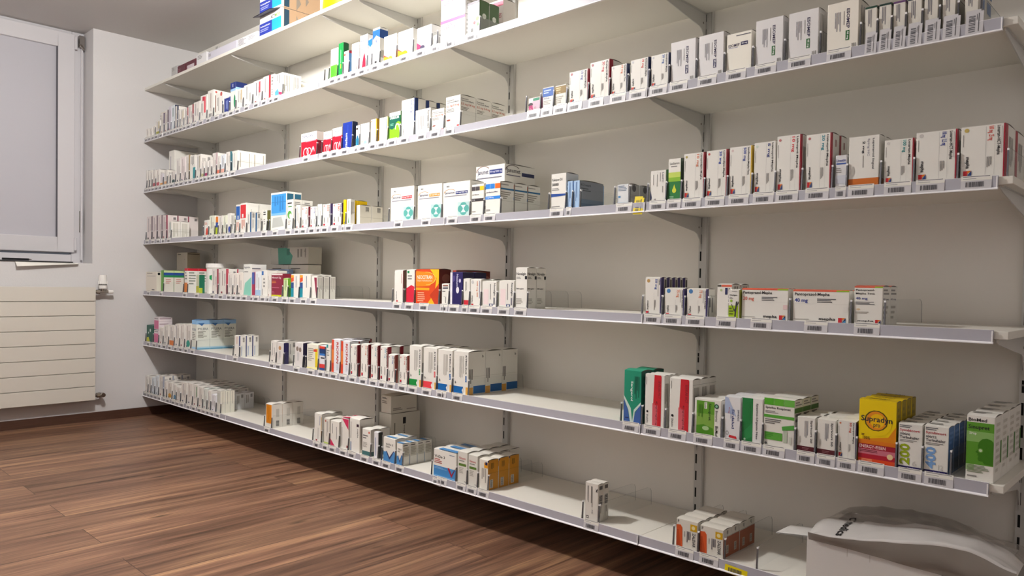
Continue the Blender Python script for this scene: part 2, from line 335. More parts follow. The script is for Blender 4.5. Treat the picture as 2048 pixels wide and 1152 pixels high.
# --- second-highest shelf
b(2, 292, 297.5, 259, slim(1), 'very small white carton', n=2)
b(2, 299, 304.5, 257, slim(2), 'small white carton beside the first divider', n=2)
b(2, 306, 311, 253, slim(3), 'small narrow white carton', n=2)
b(2, 312.5, 320, 243, slim(4, foot='#a3a03a', acc='#b4a34c'), 'white carton with olive yellow lower half', n=2)
b(2, 321, 330, 226, dict(f=[(R, 0, .86, 1, .90, '#6e5a50'), (R, 0, .76, 1, .80, '#4a4a5a'), (R, 0, .66, 1, .70, '#8a7a70')], c='#e0d8cc', s=[(R, 0, .94, 1, 1, '#6e5a50')]), '', yf=-.235, dep=.08, full='tall carton with thin brown bands behind the olive yellow carton, second-highest shelf')
b(2, 322, 328, 228, slim(5, strip='#5a4a66'), 'narrow carton with purple edge', n=3)
b(2, 329.5, 336, 222, slim(6, strip='#6a5a66'), 'narrow lilac carton', n=3)
b(2, 337.5, 342.5, 214, slim(7, c='#d6d0da'), 'narrow pale lilac carton', n=3)
b(2, 343.5, 349.5, 212, dict(c='#dfe6ea', sc='#39415c', f=[(L, .3, .2, .6, .9, 1, '#9aa')]), 'pale blue carton with dark side', n=3)
b(2, 350.5, 355, 213, slim(8, strip='#3c4360'), 'narrow white carton with navy edge', n=3)
b(2, 356, 360.5, 221, slim(9), 'narrow white carton with grey print', n=2)
b(2, 361.5, 368, 220, slim(10, acc='#d8c89a'), 'small cream carton', n=2)
b(2, 369, 375.5, 217, slim(11, strip='#a03040'), 'narrow carton with crimson edge', n=3)
b(2, 376.5, 386.5, 212, slim(12, strip='#9a2a3a'), 'white carton with dark red edge', n=3)
b(2, 387.5, 399.5, 206, slim(13, acc=None), 'white carton with two columns of print', n=3)
b(2, 401, 414, 193, dict(f=[(R, .55, .3, .80, .93, '#e8505e'), (R, .30, .78, .6, .95, '#c03048'), (L, .15, .2, .4, .7, 2, GR, 1)]), 'white carton with pink bar', n=3)
b(2, 415.5, 427, 183, dict(f=[(L, .45, .2, .65, .9, 2, '#8a5a50', 1), (R, .2, .05, .7, .18, '#9c9a98')], s=[(C, .5, .92, .2, '#c86058'), (L, .3, .2, .6, .8, 1, '#8a5a50', 1)]), 'tall white carton with brown print', uS=438, n=2)
b(2, 432, 446, 188, dict(f=[(C, .75, .92, .14, '#c86058'), (L, .2, .2, .5, .8, 2, GR, 1), (R, .88, .1, 1, .6, '#3a4a6a')]), 'white carton with red ring mark', n=3)
b(2, 447.5, 459, 197, dict(c='#2b3a88', f=[(R, 0, 0, .10, 1, '#e8e6e0'), (R, .1, .95, 1, 1, '#e8e6e0'), (L, .4, .2, .8, .8, 3, '#8fa0d8', 1)]), 'royal blue carton with white rim', n=3)
b(2, 461, 471.5, 167, dict(f=[(R, 0, .78, 1, 1, '#1d2f78'), (R, 0, .70, 1, .78, '#9cc4e6'), (O, .8, .34, .16, .22, '#1f8a5a'), (R, .42, .84, .5, .95, '#ffffff')], s=[(R, 0, .82, 1, 1, '#1a2a66'), (R, 0, .74, 1, .82, '#9cc4e6')], tc='#1a2a66'), 'tall white carton with navy cap', uS=495, n=1)
b(2, 473.5, 486.5, 180, slim(14, acc='#c8b490'), 'white carton with beige print', n=3)
b(2, 488, 505.5, 172, slim(15), 'broad white carton with green-grey print', n=3)
b(2, 507, 524.5, 164, slim(16, acc='#c0505a'), 'white carton with red print along one edge', n=3)
b(2, 526, 540, 155, slim(17, strip='#b03040'), 'white carton with broad red edge', n=3)
b(2, 541.5, 548.5, 150, dict(f=[(L, .15, .5, .8, .9, 3, GR), (L, .2, .1, .6, .4, 3, GR)]), 'slim white carton with grey bands', n=3)
b(2, 550, 565.5, 150, dict(f=[(L, .3, .5, .7, .95, 2, GR, 1), (P, '#57a6c0', [(.02, .05), (.02, .25), (.35, .36), (.5, .22), (.5, .05)]), (P, '#d03a68', [(.5, .05), (.5, .22), (.9, .15), (.98, .02)])], s=[(L, .15, .1, .85, .9, 4, '#aaa79f', 1)]), 'white carton with blue and pink leaf', uS=574, n=3)
b(2, 575, 590, 166, blank(s=[(L, .1, .3, .9, .85, 3, '#9a958c')]), '', yf=-.21, dep=.06, full='low white carton behind the leaf-marked cartons, second-highest shelf')
b(2, 661.5, 676, 100, dict(c='#efece4', f=[(R, 0, 0, 1, .46, '#58a832'), (L, .2, .5, .35, .9, 1, '#8a9a8a', 1), (L, .15, .05, .6, .4, 4, '#3d8a22', 1)]), 'white carton with bright green lower half', n=2)
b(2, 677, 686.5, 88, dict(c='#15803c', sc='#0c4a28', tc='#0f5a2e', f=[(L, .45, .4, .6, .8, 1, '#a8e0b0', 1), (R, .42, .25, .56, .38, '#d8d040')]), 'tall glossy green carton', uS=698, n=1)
b(2, 688, 697.5, 104, dict(c='#eeeae8', f=[(R, .0, .82, .35, .9, '#d04a3a'), (L, .4, .3, .75, .8, 2, '#7a6a8a', 1)], s=[(R, 0, 0, 1, 1, '#6fa3d8'), (R, 0, .9, 1, 1, '#c03a4a')]), 'small white carton with light blue side', uS=703, n=2)
b(2, 703.5, 718.5, 89, dict(c='#efece6', f=[(L, .6, .3, .75, .9, 1, '#9a6a6a', 1), (L, .3, .2, .4, .9, 1, '#c8a8a8', 1), (R, .55, .06, .8, .2, GR)]), 'white carton with faint red lettering', n=3)
b(2, 720, 735, 73, dict(c='#efeeee', f=[(T, 'Bexine', .08, .80, .85, .90, '#2a3f80'), (L, .08, .55, .55, .74, 3, '#7f9fc8'), (P, '#ecc0c6', [(0, 0), (0, .35), (.6, .3), (.6, 0)]), (P, '#c81f3a', [(.25, .02), (.45, .38), (.62, .5), (.75, .3), (.8, .02)])]), 'white carton with red figure', n=2)
b(2, 736.5, 744, 79, dict(c='#efeeee', f=[(P, '#1f66b8', [(0, .8), (0, .96), (1, 1), (1, .78), (.55, .70)]), (L, .55, .2, .8, .6, 1, '#c89070', 1)]), 'slim white carton with blue banner', n=2)
b(2, 745.5, 759.5, 59, dict(c='#efeeea', f=[(P, '#1f5aa8', [(0, .70), (0, .95), (1, .95), (1, .72), (.5, .80)]), (C, .6, .66, .16, '#2a3f80'), (C, .66, .66, .12, '#efeeea'), (L, .45, .3, .6, .55, 1, '#b08a6a', 1), (R, .3, .07, .6, .12, BK)], s=[(R, 0, .72, 1, .95, '#1d4a90'), (R, 0, .2, 1, .4, '#b8b2a8')], tc='#1d4a90'), 'tall white carton with blue top band', uS=776, n=1)
b(2, 768, 793.5, 75, dict(c='#efeeea', f=[(P, '#d8433e', [(0, .22), (0, .30), (.75, .02), (.6, 0)]), (P, '#f0a020', [(0, .22), (.3, .18), (.3, 0), (0, 0)]), (O, .5, .10, .18, .10, '#8cc63f'), (L, .72, .6, .84, .95, 2, '#6a6a7a', 1), (L, .2, .55, .26, .85, 1, GR, 1)]), 'white carton with green fruit corner', n=3)
b(2, 796, 826, 66, dict(c='#efeeea', f=[(P, '#d8433e', [(0, .30), (0, .36), (.72, .02), (.6, 0)]), (P, '#f0a020', [(0, .30), (.3, .2), (.3, 0), (0, 0)]), (O, .45, .12, .2, .11, '#f5cc10'), (L, .08, .65, .14, .9, 1, GR, 1), (L, .75, .7, .85, .95, 1, '#c0bcb8', 1)]), 'white carton with yellow fruit corner', n=3)
b(2, 834, 863, 58, dict(c='#efeeea', f=[(P, '#c0285c', [(0, .32), (0, .40), (.5, .12), (.62, 0), (0, 0)]), (O, .38, .14, .17, .10, '#3a3050'), (L, .05, .68, .10, .88, 1, GR, 1)]), 'white carton with plum fruit corner', n=3)
b(2, 866.5, 874, 72, slim(21, c='#efeeee'), 'tiny clear-wrapped white carton', n=2)
gran = dict(c='#efedee', f=[(R, 0, .86, 1, .99, '#d8558a'), (T, 'FLUXIN', .05, .70, .48, .80, '#d05070'), (T, 'GRANULE', .05, .58, .60, .68, '#d05070'), (L, .05, .38, .35, .52, 3, '#9aa4b0'), (P, '#c9d6ee', [(.05, .0), (.3, .28), (.65, .36), (1, .22), (1, .12), (.5, .2)])], s=[(L, .1, .1, .8, .8, 4, '#b8b4b0')])
g1 = b(2, 881.5, 930, 44, gran, 'white granule carton with pink bar, lower one,', dep=.07, n=1, bulge=.001); GRAN = g1
b(2, 935, 958.5, 8, dict(c='#eeeeea', sc='#4f6b48', f=[(L, .2, .15, .35, .9, 1, '#7aa890', 1), (R, .3, .05, .5, .2, '#555'), (C, .6, .35, .1, RD), (C, .85, .45, .13, '#6ab04a'), (C, .9, .28, .1, '#4a9a3a'), (R, 0, .93, 1, 1, '#5a5660')], s=[(R, 0, 0, 1, .5, '#8a9088'), (C, .5, .55, .2, '#dfe4dc')]), 'white carton with green dots', uS=967, n=2, short='dark green sided carton')
b(2, 975, 1006, 8, dict(c='#d9d4d0', f=[(R, 0, .86, 1, .96, '#b8506a'), (T, 'FLUXIN', .05, .72, .6, .82, '#b05060'), (T, 'GRANULES', .05, .60, .9, .70, '#b05060'), (L, .05, .4, .8, .55, 3, GR), (R, 0, .18, 1, .185, GR), (R, 0, .06, 1, .14, '#b8506a')]), '', yf=-.17, dep=.06, full='shaded white carton with pink bars, at the back beside the green-dotted carton')  # granule carton again in darker colours, its shade painted in
# --- third-highest shelf
for i, (a, c_, t, kw) in enumerate([(289.5, 294, 342, {}), (295.5, 299, 342, {}), (300.5, 304.5, 341, {}), (306, 311.5, 341, dict(foot='#b05a62')), (313, 319, 340, dict(foot='#c0606a')), (320.5, 327, 348, dict(foot='#dca050', c='#dedae0')), (328.5, 335, 341, dict(foot='#e0b080')), (336, 341, 349, {}), (342.5, 351, 343, dict(blob='#2e4a4a'))]):
    b(3, a, c_, t, slim(30 + i, **kw), ['slim white carton in the corner', 'slim white carton with dark print', 'slim white carton with brown print', 'narrow carton with dull red foot', 'narrow carton with rose foot', 'short lilac carton with orange foot', 'narrow white carton with peach foot', 'low slim white carton', 'white carton with dark green mark'][i], n=2)
b(3, 338, 348.5, 303, dict(f=[(R, 0, .02, 1, .04, GR), (L, .3, .4, .5, .85, 1, '#9a94a8', 1), (R, .1, .05, .9, .25, '#4a5560')], s=[(B, .6, .82, .85, .92, 1), (L, .2, .3, .4, .8, 1, '#c8c0c4', 1)]), '', yf=-.24, dep=.14, full='tall white carton rising behind the slim cartons near the corner, third-highest shelf')
b(3, 353, 361, 318, slim(41), 'white carton in front of the tall one', n=2)
b(3, 362, 370.5, 315, slim(42, c='#e8dedc'), 'pinkish white carton', n=2)
b(3, 372, 378.5, 311, slim(43, strip='#a08a60'), 'white carton with tan edge', n=2)
b(3, 380, 391, 312, dict(f=[(R, .55, .05, 1, .5, '#1f8a92'), (L, .2, .55, .8, .95, 3, GR, 1)]), 'white carton with teal block', n=2)
b(3, 393, 401.5, 310, slim(44, foot=None, acc='#b0a890'), 'white carton with sand print', uS=424, n=1)
b(3, 403, 409, 324, slim(45, foot='#b8b480'), 'small carton with olive corner', n=1)
b(3, 410, 416.5, 323, slim(46, foot='#a83a68'), 'small carton with magenta foot', n=1)
b(3, 417.5, 423.5, 321, slim(47), 'small white carton with grey lines', n=1)
b(3, 425, 433, 307, slim(48, strip='#b8a0a4'), 'tall white carton with mauve edge', n=1)
b(3, 434.5, 441, 313, slim(49, foot='#e07a60'), 'small white carton with red pattern foot', n=1)
b(3, 442, 450, 310, slim(50, foot='#e8b0a0', c='#e2e8ee'), 'pale blue carton with coral foot', n=1)
b(3, 452, 462, 305, slim(51, strip='#2a6a78'), 'white carton with petrol blue edge', n=1)
b(3, 464, 475.5, 303, dict(f=[(L, .35, .2, .5, .9, 1, GR, 1), (R, 0, 0, .1, .9, '#2a6a78')], s=[(L, .15, .2, .3, .9, 1, '#b0ab9f', 1), (L, .8, .2, .92, .9, 1, '#b0ab9f', 1), (R, .0, .47, 1, .48, '#8a857a')]), 'large white carton ending the corner group', uS=504, n=2)
daf = dict(c='#c4122c', f=[(R, 0, .66, 1, 1, '#f0eeec'), (T, 'DAFALGAN', .06, .80, .74, .93, '#2a3566'), (T, '1g', .82, .78, .95, .90, '#8a8a96'), (L, .06, .72, .4, .76, 1, '#9a9ab0'), (A, .32, .20, .18, .20, 0, 360, .25, '#eac4c8'), (A, .52, .22, .16, .17, 0, 360, .25, '#eac4c8'), (A, .78, .1, .1, .3, 20, 160, .4, '#e8b0b8'), (R, .3, .62, .95, .66, '#e88a98')], sc='#7a1428', s=[(R, 0, .64, 1, 1, '#d8cfc8')], tc='#f0eeec')  # side red and white darkened, the unlit side put into the colour
b(3, 602.5, 633.5, 269, daf, 'wide red and white painkiller carton', uS=646, n=2, short='red and white carton')
b(3, 647, 663.5, 265, daf, 'narrow red and white painkiller carton', n=3, short='red and white carton')
b(3, 665, 684, 258, daf, 'narrow red and white carton beside navy one', n=3, short='red and white carton')
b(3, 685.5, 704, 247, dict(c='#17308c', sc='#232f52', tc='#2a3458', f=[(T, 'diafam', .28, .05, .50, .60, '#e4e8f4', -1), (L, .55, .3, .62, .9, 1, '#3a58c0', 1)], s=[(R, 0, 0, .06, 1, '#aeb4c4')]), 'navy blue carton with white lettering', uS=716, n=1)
b(3, 712, 719.5, 252, dict(f=[(R, .1, .8, .5, .9, BK), (R, 0, 0, 1, .4, '#4aa0b4'), (O, .4, .3, .3, .25, '#1f6a90')]), 'small white carton with teal foot', n=2)
b(3, 721, 738.5, 249, dict(f=[(L, .35, .5, .4, .9, 1, GR, 1), (L, .75, .45, .88, .9, 2, '#9a98a0', 1), (C, .55, .10, .2, '#8fa8d8'), (O, .2, .2, .12, .06, '#e8c8a0')]), 'white carton with pale blue dot', n=3)
b(3, 741.5, 753.5, 240, dict(f=[(C, .15, .92, .08, OR), (L, .5, .55, .62, .9, 1, '#c8886a', 1), (R, .86, 0, 1, 1, '#e0b030')], s=[(R, 0, 0, 1, 1, '#d8a828')]), 'white carton with golden edge', uS=757, n=2)
b(3, 758.5, 776, 237, dict(f=[(L, .1, .7, .15, .9, 1, GR, 1), (L, .78, .5, .88, .92, 1, '#4a6a9a', 1), (R, .94, 0, 1, 1, '#e8c020')]), 'plain white carton with yellow edge', n=3)
b(3, 779, 801, 227, dict(c='#7ec11f', f=[(P, '#0e5a48', [(0, .44), (.25, .38), (.5, .45), (.6, .6), (.8, .66), (1, .6), (1, .9), (0, .86)]), (R, 0, .86, 1, 1, '#efeeea'), (T, 'DulcoLax', .06, .76, .88, .88, '#f4f4f0'), (A, .72, .42, .2, .16, 0, 200, .3, '#f4f4f0'), (A, .85, .25, .1, .3, -60, 80, .3, '#f4f4f0'), (L, .1, .5, .5, .6, 2, '#7ab89a')], sc='#3a7a28'), 'dark green and lime carton', n=2)
b(3, 803, 829.5, 202, dict(f=[(T, '60 mg', .68, .62, .80, .95, '#2c3f88', 1), (T, 'Duloxetin', .84, .55, .92, .95, BK, 1), (L, .08, .82, .12, .92, 1, GR, 1), (T, 'mepha', .12, .09, .2, .24, BK, 1), (R, .10, .02, .22, .06, RD), (R, .95, 0, 1, 1, '#243a70')], s=[(R, 0, 0, .3, 1, '#243a70')]), 'tall white carton with 60 mg and navy edge', n=3)
b(3, 831, 861, 222, dict(c='#dddbd4', f=[(T, 'Atorvastatin retard', .80, .2, .94, .92, '#3a3a44', 1), (L, .2, .1, .6, .75, 4, '#a8a6a2', 1), (R, 0, 0, .9, .06, '#7ab8a8')], s=[(L, .2, .1, .8, .9, 3, '#8a8882', 1)]), 'white carton with grey sideways lettering', n=2)
duta = dict(f=[(T, 'Dutasterid', .05, .86, .55, .91, '#33323a'), (T, 'Tamsulosin-Mepha', .05, .79, .92, .84, '#33323a'), (T, '0.5 mg 0.4 mg', .05, .66, .92, .75, '#d05a3c'), (L, .05, .50, .7, .62, 3, GR), (O, .2, .27, .14, .025, '#8a3a2a'), (R, .78, .03, .93, .09, RD)],
    s=[(T, 'Dutasterid', .05, .88, .5, .92, '#33323a'), (T, 'Tamsulosin-Mepha', .05, .81, .85, .86, '#33323a'), (T, '0.5 mg 0.4 mg', .05, .68, .92, .77, '#c05a40'), (L, .05, .52, .6, .64, 3, '#8a867e'), (R, 0, .42, 1, .422, '#9a958c'), (R, .65, .02, .85, .04, '#6a5a50')])
b(3, 863.5, 888, 221, duta, 'smaller white carton with orange dose figures', n=2)
b(3, 891.5, 920.5, 196, duta, 'large white carton with orange dose figures', uS=952, n=3, short='large white carton')
b(3, 1057, 1080, 198, dict(c='#e8dcdc', sc='#a8658a', f=[(R, .40, .78, .95, .96, '#2f8a68'), (R, .35, .2, 1, .75, '#e0b4c4'), (O, .2, .55, .2, .13, '#2a1a2a'), (P, '#b02a6a', [(.1, .5), (.3, .15), (.42, .2), (.35, .5)]), (P, '#b02a6a', [(.02, .45), (.1, .12), (.2, .12), (.2, .45)]), (L, .5, .2, .8, .35, 2, GR)]), 'small pink carton with purple coneflower', uS=1086, n=2)
b(3, 1085.5, 1108.5, 177, dict(f=[(R, .0, .58, .97, .97, '#2a5eb0'), (L, .1, .68, .8, .88, 2, '#c0d0ec'), (T, '0.25 mg', .1, .46, .6, .54, '#3a5a90'), (L, .1, .2, .8, .4, 3, '#b0aeaa'), (R, 0, .02, 1, .06, '#3a5a90')]), 'small carton with blue upper half', n=2)
b(3, 1110, 1132, 173, dict(c='#e6e2d8', f=[(R, .0, .62, .98, .96, '#8a6d26'), (L, .1, .72, .7, .9, 2, '#d8c898'), (T, '0.1 mg', .1, .64, .5, .69, '#efe8d0'), (L, .08, .15, .8, .5, 4, '#aaa8a0')], s=[(L, .2, .1, .8, .9, 3, '#b5b2a8', 1)]), 'small carton with golden brown upper half', uS=1139, n=2)
b(3, 1138.5, 1176, 146, mepha('10 mg', '#2c3f98', 'Enalapril-Mepha', '#9a1f34', '#b06a70'), 'white carton with blue 10 mg, dark red edge', n=2)
b(3, 1180, 1219, 127, mepha('20 mg', '#c83a48', 'Enalapril-Mepha', '#9a1f34', '#b06a70'), 'tall white carton with red 20 mg', uS=1246, n=1)
b(3, 1222.5, 1254, 134, mepha('10 mg', '#e07a4a', 'Escitalopram Teva', '#1d2a58', '#c8c8cc'), 'white carton with orange 10 mg, navy edge', n=2)
b(3, 1261, 1297, 122, mepha('10 mg', '#d0453c', 'Escitalopram-Mepha', '#1d2a58', '#c8c8cc'), 'white carton with red 10 mg, navy edge', n=2)
b(3, 1302, 1338, 113, mepha('20 mg', '#2a5ea8', 'Escitalopram-Mepha', '#1d2a58', '#c8c8cc'), 'white carton with blue 20 mg, navy edge', n=2)
eN, eG = '#2a2450', '#2f6a38'
b(3, 1341.5, 1391, 87, esomep('20 mg', eN), 'grey white carton with 20 mg, first of two,', uS=1396, n=2)
b(3, 1397.5, 1447, 74, esomep('20 mg', eN), 'taller grey white carton with dark 20 mg', uS=1462, n=2)
b(3, 1453.5, 1503, 71, dict(c='#ece8dc', f=[(T, 'ESOMEP', .07, .66, .52, .73, '#30284e', 0, .014), (R, .57, .66, .85, .75, eN), (T, '20 mg', .60, .68, .82, .73, '#eeeeee', 0, .014), (L, .07, .62, .45, .64, 1, '#7a78b0'), (L, .38, .9, .95, .94, 1, '#5a5866')]), 'cream carton with upright dark lettering', n=2)
b(3, 1511.5, 1566, 44, esomep('40 mg', eG), 'grey white carton with green 40 mg', uS=1578, n=2)
b(3, 1577.5, 1637, 29, esomep('40 mg', eG), 'large grey white carton with green 40 mg', uS=1652, n=2)
b(3, 1654.5, 1717, 11, esomep('40 mg', eG) | dict(c='#eae5da'), 'largest cream carton with green 40 mg', uS=1740, n=2)
for i, (a, c_, t, cap) in enumerate([(1730, 1755, 16, '#24483a'), (1758, 1783.5, 10, '#203a34'), (1786.5, 1812, 5, '#6a4a74'), (1815.5, 1843, -1, '#3a4650'), (1848.5, 1876, -9, '#8a8c90'), (1885, 1911, -16, '#8a4a48'), (1930, 1957, -26, '#2a4a7a')]):
    b(3, a, c_, t, dict(c='#dedad0', tc=cap, sc='#c8c4ba', f=[(L, .25, .45, .6, .92, 3, '#7a7880', 1), (R, 0, .95, 1, 1, cap)], s=[(R, 0, .93, 1, 1, cap)] + ([(R, .3, .5, .9, .8, '#4a6a9a')] if i == 6 else [])), ['white pen carton with dark green cap', 'white pen carton with deep green cap', 'white pen carton with purple cap', 'white pen carton with slate cap', 'plain tall white pen carton', 'white pen carton with red print', 'white pen carton with blue side stripe'][i], uS=c_ + (6, 5, 6, 8, 14, 18, 13)[i], n=2, lab=2)
# --- middle shelf
for i, (a, c_, t) in enumerate([(294, 304, 434), (305.5, 314.5, 432), (316, 324, 431)]): b(4, a, c_, t, slim(60 + i, strip='#8a7a80', c='#e0d6d4'), ['pinkish white carton nearest the corner', 'pinkish white carton with grey edge', 'pinkish white carton with dotted print'][i], n=3)
b(4, 325.5, 333.5, 431, slim(63, strip='#8a2a48', c='#e0d6d4') | dict(s=[(R, 0, 0, .08, 1, '#8a2a48'), (B, .62, .82, .86, .92, 1)]), 'pinkish white carton with wine red edge', uS=355, n=3)
b(4, 337, 342.5, 443, slim(64, acc='#8ab0b0') | dict(s=[(L, .2, .1, .8, .9, 4, '#c0bcae', 1), (R, 0, .42, 1, .43, '#8a857a')]), 'low cream carton with teal print', uS=361, n=2)
b(4, 408.5, 417.5, 441, dict(f=[(P, '#d0402a', [(.3, .02), (.45, .45), (.7, .55), (.95, .1)]), (L, .1, .7, .8, .85, 2, '#d88a70')]), 'small white carton with red leaf', n=2)
b(4, 419, 430, 432, slim(65, c='#e8ecd8'), 'white carton with greenish rim', n=2)
b(4, 431.5, 436.5, 432, dict(f=[(R, 0, .66, 1, .95, '#e07a1c'), (R, 0, .40, 1, .66, '#2a4a9a'), (R, 0, 0, 1, .40, '#b4c81c')]), 'narrow orange, blue and lime carton', n=2)
b(4, 438, 445, 432, slim(66), 'slim white carton with blue lines', n=2)
b(4, 446.5, 453.5, 431, slim(67, c='#e8ecd8'), 'slim white carton with yellow rim', n=2)
b(4, 455, 461.5, 427, dict(f=[(O, .6, .25, .35, .13, '#2a3f98'), (R, .3, .05, .45, .2, '#2a3f98'), (R, .7, .05, .85, .2, '#2a3f98')], s=[(L, .2, .2, .8, .9, 3, GR, 1)]), 'white carton with blue animal', uS=470, n=1)
b(4, 472, 480, 410, dict(f=[(R, .06, .48, .97, .94, '#1f5cae'), (R, .4, .5, .65, .62, '#eeeeee'), (L, .2, .1, .8, .4, 3, '#d07a60', 1)]), 'tall carton with blue square', n=2)
b(4, 481, 493, 407, dict(f=[(R, .0, .50, .9, .94, '#d83038'), (R, .25, .52, .5, .64, '#eeeeee'), (L, .2, .1, .8, .45, 4, '#d07a60', 1)], s=[(R, .33, .6, .36, .8, GR), (R, .9, .7, .93, .95, GR)]), 'tall carton with red square', uS=520, n=2)
b(4, 495, 500, 425, dict(f=[(L, .2, .2, .8, .9, 2, GR, 1)], s=[(R, 0, 0, .25, 1, '#2a5a8a'), (B, .45, .75, .8, .95, 1), (L, .4, .1, .8, .65, 3, '#aaa', 1)], sc='#dcdad4'), 'small carton with blue edge', uS=511, n=2, div=0, lab=0)
b(4, 526, 534, 422, dict(f=[(L, .1, .75, .8, .95, 2, BK), (L, .2, .3, .7, .6, 3, GR)], sc='#6f6f40'), 'white carton with olive side', uS=540, n=2)
b(4, 541.5, 572.5, 387, dict(f=[(R, .04, .40, .98, .95, '#3f97dc'), (R, .04, .74, .98, .75, '#1f5a90'), (L, .25, .5, .9, .9, 4, '#2f7ac0', 1), (P, '#b8bdb8', [(.1, .08), (.15, .34), (.7, .36), (.85, .12)]), (R, .04, .4, .98, .46, '#7fbfec')], s=[(R, .08, .3, .92, .95, '#2a5f78')]), 'large sky blue and white carton', uS=588, n=2, short='blue and white carton')
b(4, 574, 586, 400, dict(f=[(L, .1, .82, .8, .90, 1, BK), (L, .2, .72, .8, .78, 1, GN), (C, .45, .50, .34, '#5aa848'), (C, .58, .46, .2, '#e9e7e0'), (L, .2, .15, .7, .3, 3, '#b0a8a0')], s=[(L, .15, .75, .85, .92, 3, GR), (R, .2, .05, .35, .7, '#55606a')]), 'white carton with green swirl', uS=606, n=2)
b(4, 592, 600.5, 411, slim(70, acc=None), 'white carton with blue figure 5', n=2)
b(4, 603.5, 617.5, 415, meds('5 mg', '#d05a3c', 'Amlodipin', '#8a1f34'), 'white carton with wine red edge, orange dose', n=2)
b(4, 620.5, 633.5, 414, meds('10 mg', '#3a4aa0', 'Amlodipin', None), 'white carton with small blue dose', n=2)
b(4, 635, 643.5, 409, slim(71, c='#e4e8e4'), 'slim pale green white carton', n=2)
b(4, 646, 661.5, 409, meds('300', '#d0553c', 'Irbesartan', '#5a4a80') , 'white carton with violet edge', uS=664, n=2)
b(4, 665.5, 684, 408, meds('150', '#d0553c', 'Irbesartan', '#5a4a80'), 'white carton with wide violet side', n=2)
b(4, 686.5, 692, 400, dict(c='#f0c800', f=[(P, BK, [(.4, .12), (.9, .2), (.9, .05)])]), 'slim bright yellow carton', n=2)
b(4, 693.5, 701, 399, dict(f=[(L, .5, .55, .7, .95, 1, BK, 1), (P, GN, [(.4, .1), (.5, .4), (.65, .1)])], s=[(L, .2, .2, .8, .9, 2, GR, 1), (R, 0, .5, 1, .51, GR)]), 'tall white carton with black lettering', uS=710, n=2)
b(4, 712, 719.5, 411, dict(sc='#dcd8cc', s=[(B, .5, .7, .8, .92, 1), (R, 0, .42, 1, .43, '#a09a8e')]), '', yf=-.2735, dep=.055, n=2, full='broad white carton with bar code, beyond the tall white carton, middle shelf')
def jan(c): return dict(f=[(T, 'Janumet', .08, .66, .44, .74, '#33365a', 0, .016), (A, .26, .72, .22, .09, 30, 190, .12, '#c08a50'), (R, .48, .65, .92, .73, c), (T, '50 mg/1000 mg', .5, .665, .90, .715, '#f0f0f0'), (L, .06, .58, .88, .62, 1, '#8a8896'), (T, 'MSD', .14, .87, .24, .91, '#55565e'), (R, .56, .04, .98, .42, '#bcd8d6'), (O, .77, .34, .11, .07, '#58a8a0'), (O, .77, .12, .11, .07, '#58a8a0'), (O, .66, .23, .09, .10, '#58a8a0'), (O, .88, .23, .09, .10, '#58a8a0'), (P, '#e4f0ee', [(.68, .33), (.86, .33), (.77, .23)]), (P, '#e4f0ee', [(.68, .13), (.86, .13), (.77, .23)])], s=[(L, .2, .1, .4, .9, 1, '#c0bcb2', 1), (B, .3, .84, .6, .92)])
b(4, 781.5, 828, 377, jan('#c03a44'), 'white diabetes carton with red dose bar', uS=832, n=2, short='white and teal carton')
b(4, 835.5, 884, 372, jan('#e09a3c'), 'white diabetes carton with orange dose bar', n=2, short='white and teal carton')
b(4, 886, 940, 367, jan('#2f3c78'), 'large white diabetes carton with navy dose bar', uS=968, n=1)
b(4, 943.5, 967.5, 370, dict(f=[(R, 0, .80, .32, .93, '#4a4448'), (R, .34, .80, .65, .93, '#4a4448'), (R, .67, .80, 1, .93, '#f0c820'), (T, 'jardiance', .06, .64, .6, .70, '#5a5a62'), (R, 0, .46, 1, .55, '#3a3638'), (T, '10 mg', .06, .48, .28, .53, '#eeeeee'), (L, .05, .1, .35, .15, 1, GR)], s=[(L, .1, .1, .8, .9, 4, GR)]), 'white carton with black and yellow squares', n=1, dep=.045)
b(4, 971, 1000.5, 366, dict(f=[(R, 0, .80, .30, .95, '#2a80d8'), (R, .32, .80, .62, .95, '#2a80d8'), (R, .65, .80, 1, .95, '#e06a20'), (T, 'jardiance Met', .06, .66, .82, .72, '#5a5a78'), (R, 0, .48, 1, .57, '#2a80d8'), (T, '5 mg/1000 mg', .06, .50, .55, .55, '#eeeeee'), (L, .05, .1, .35, .17, 2, GR)], s=[(R, 0, .76, 1, .81, '#2a6a98'), (L, .05, .45, .8, .7, 4, '#948f84'), (R, .0, .42, 1, .425, '#9a958c'), (L, .05, .88, .6, .93, 1, GR), (R, 0, 0, .04, 1, '#6a655c')]), 'white carton with blue and orange squares', uS=1028, n=3, bulge=.004)
b(4, 952, 1009.5, 335, dict(f=[(T, 'Janumet', .06, .52, .44, .82, '#33365a', 0, .016), (A, .26, .74, .24, .26, 30, 190, .12, '#7a5a50'), (R, .48, .55, .92, .78, '#2f3c78'), (T, '50 mg/1000 mg', .5, .61, .90, .72, '#d8d8e8'), (L, .04, .3, .9, .42, 1, '#7a7886'), (T, 'MSD', .85, .02, .98, .10, BK)], s=[(T, 'Janumet', .06, .55, .5, .82, '#33303a', 0, .016), (R, .55, .5, .97, .68, '#2f3458'), (A, .26, .74, .24, .24, 30, 190, .12, '#5a4a48'), (L, .05, .4, .5, .5, 1, '#7a7886'), (T, 'MSD', .8, .02, .95, .10, BK)]), '', yf=-.225, z0=TOP[4] + .1175, dep=.15, full='white diabetes carton lying on top of the blue-squared cartons, middle shelf')
CALLJ = ITEMS[-1]
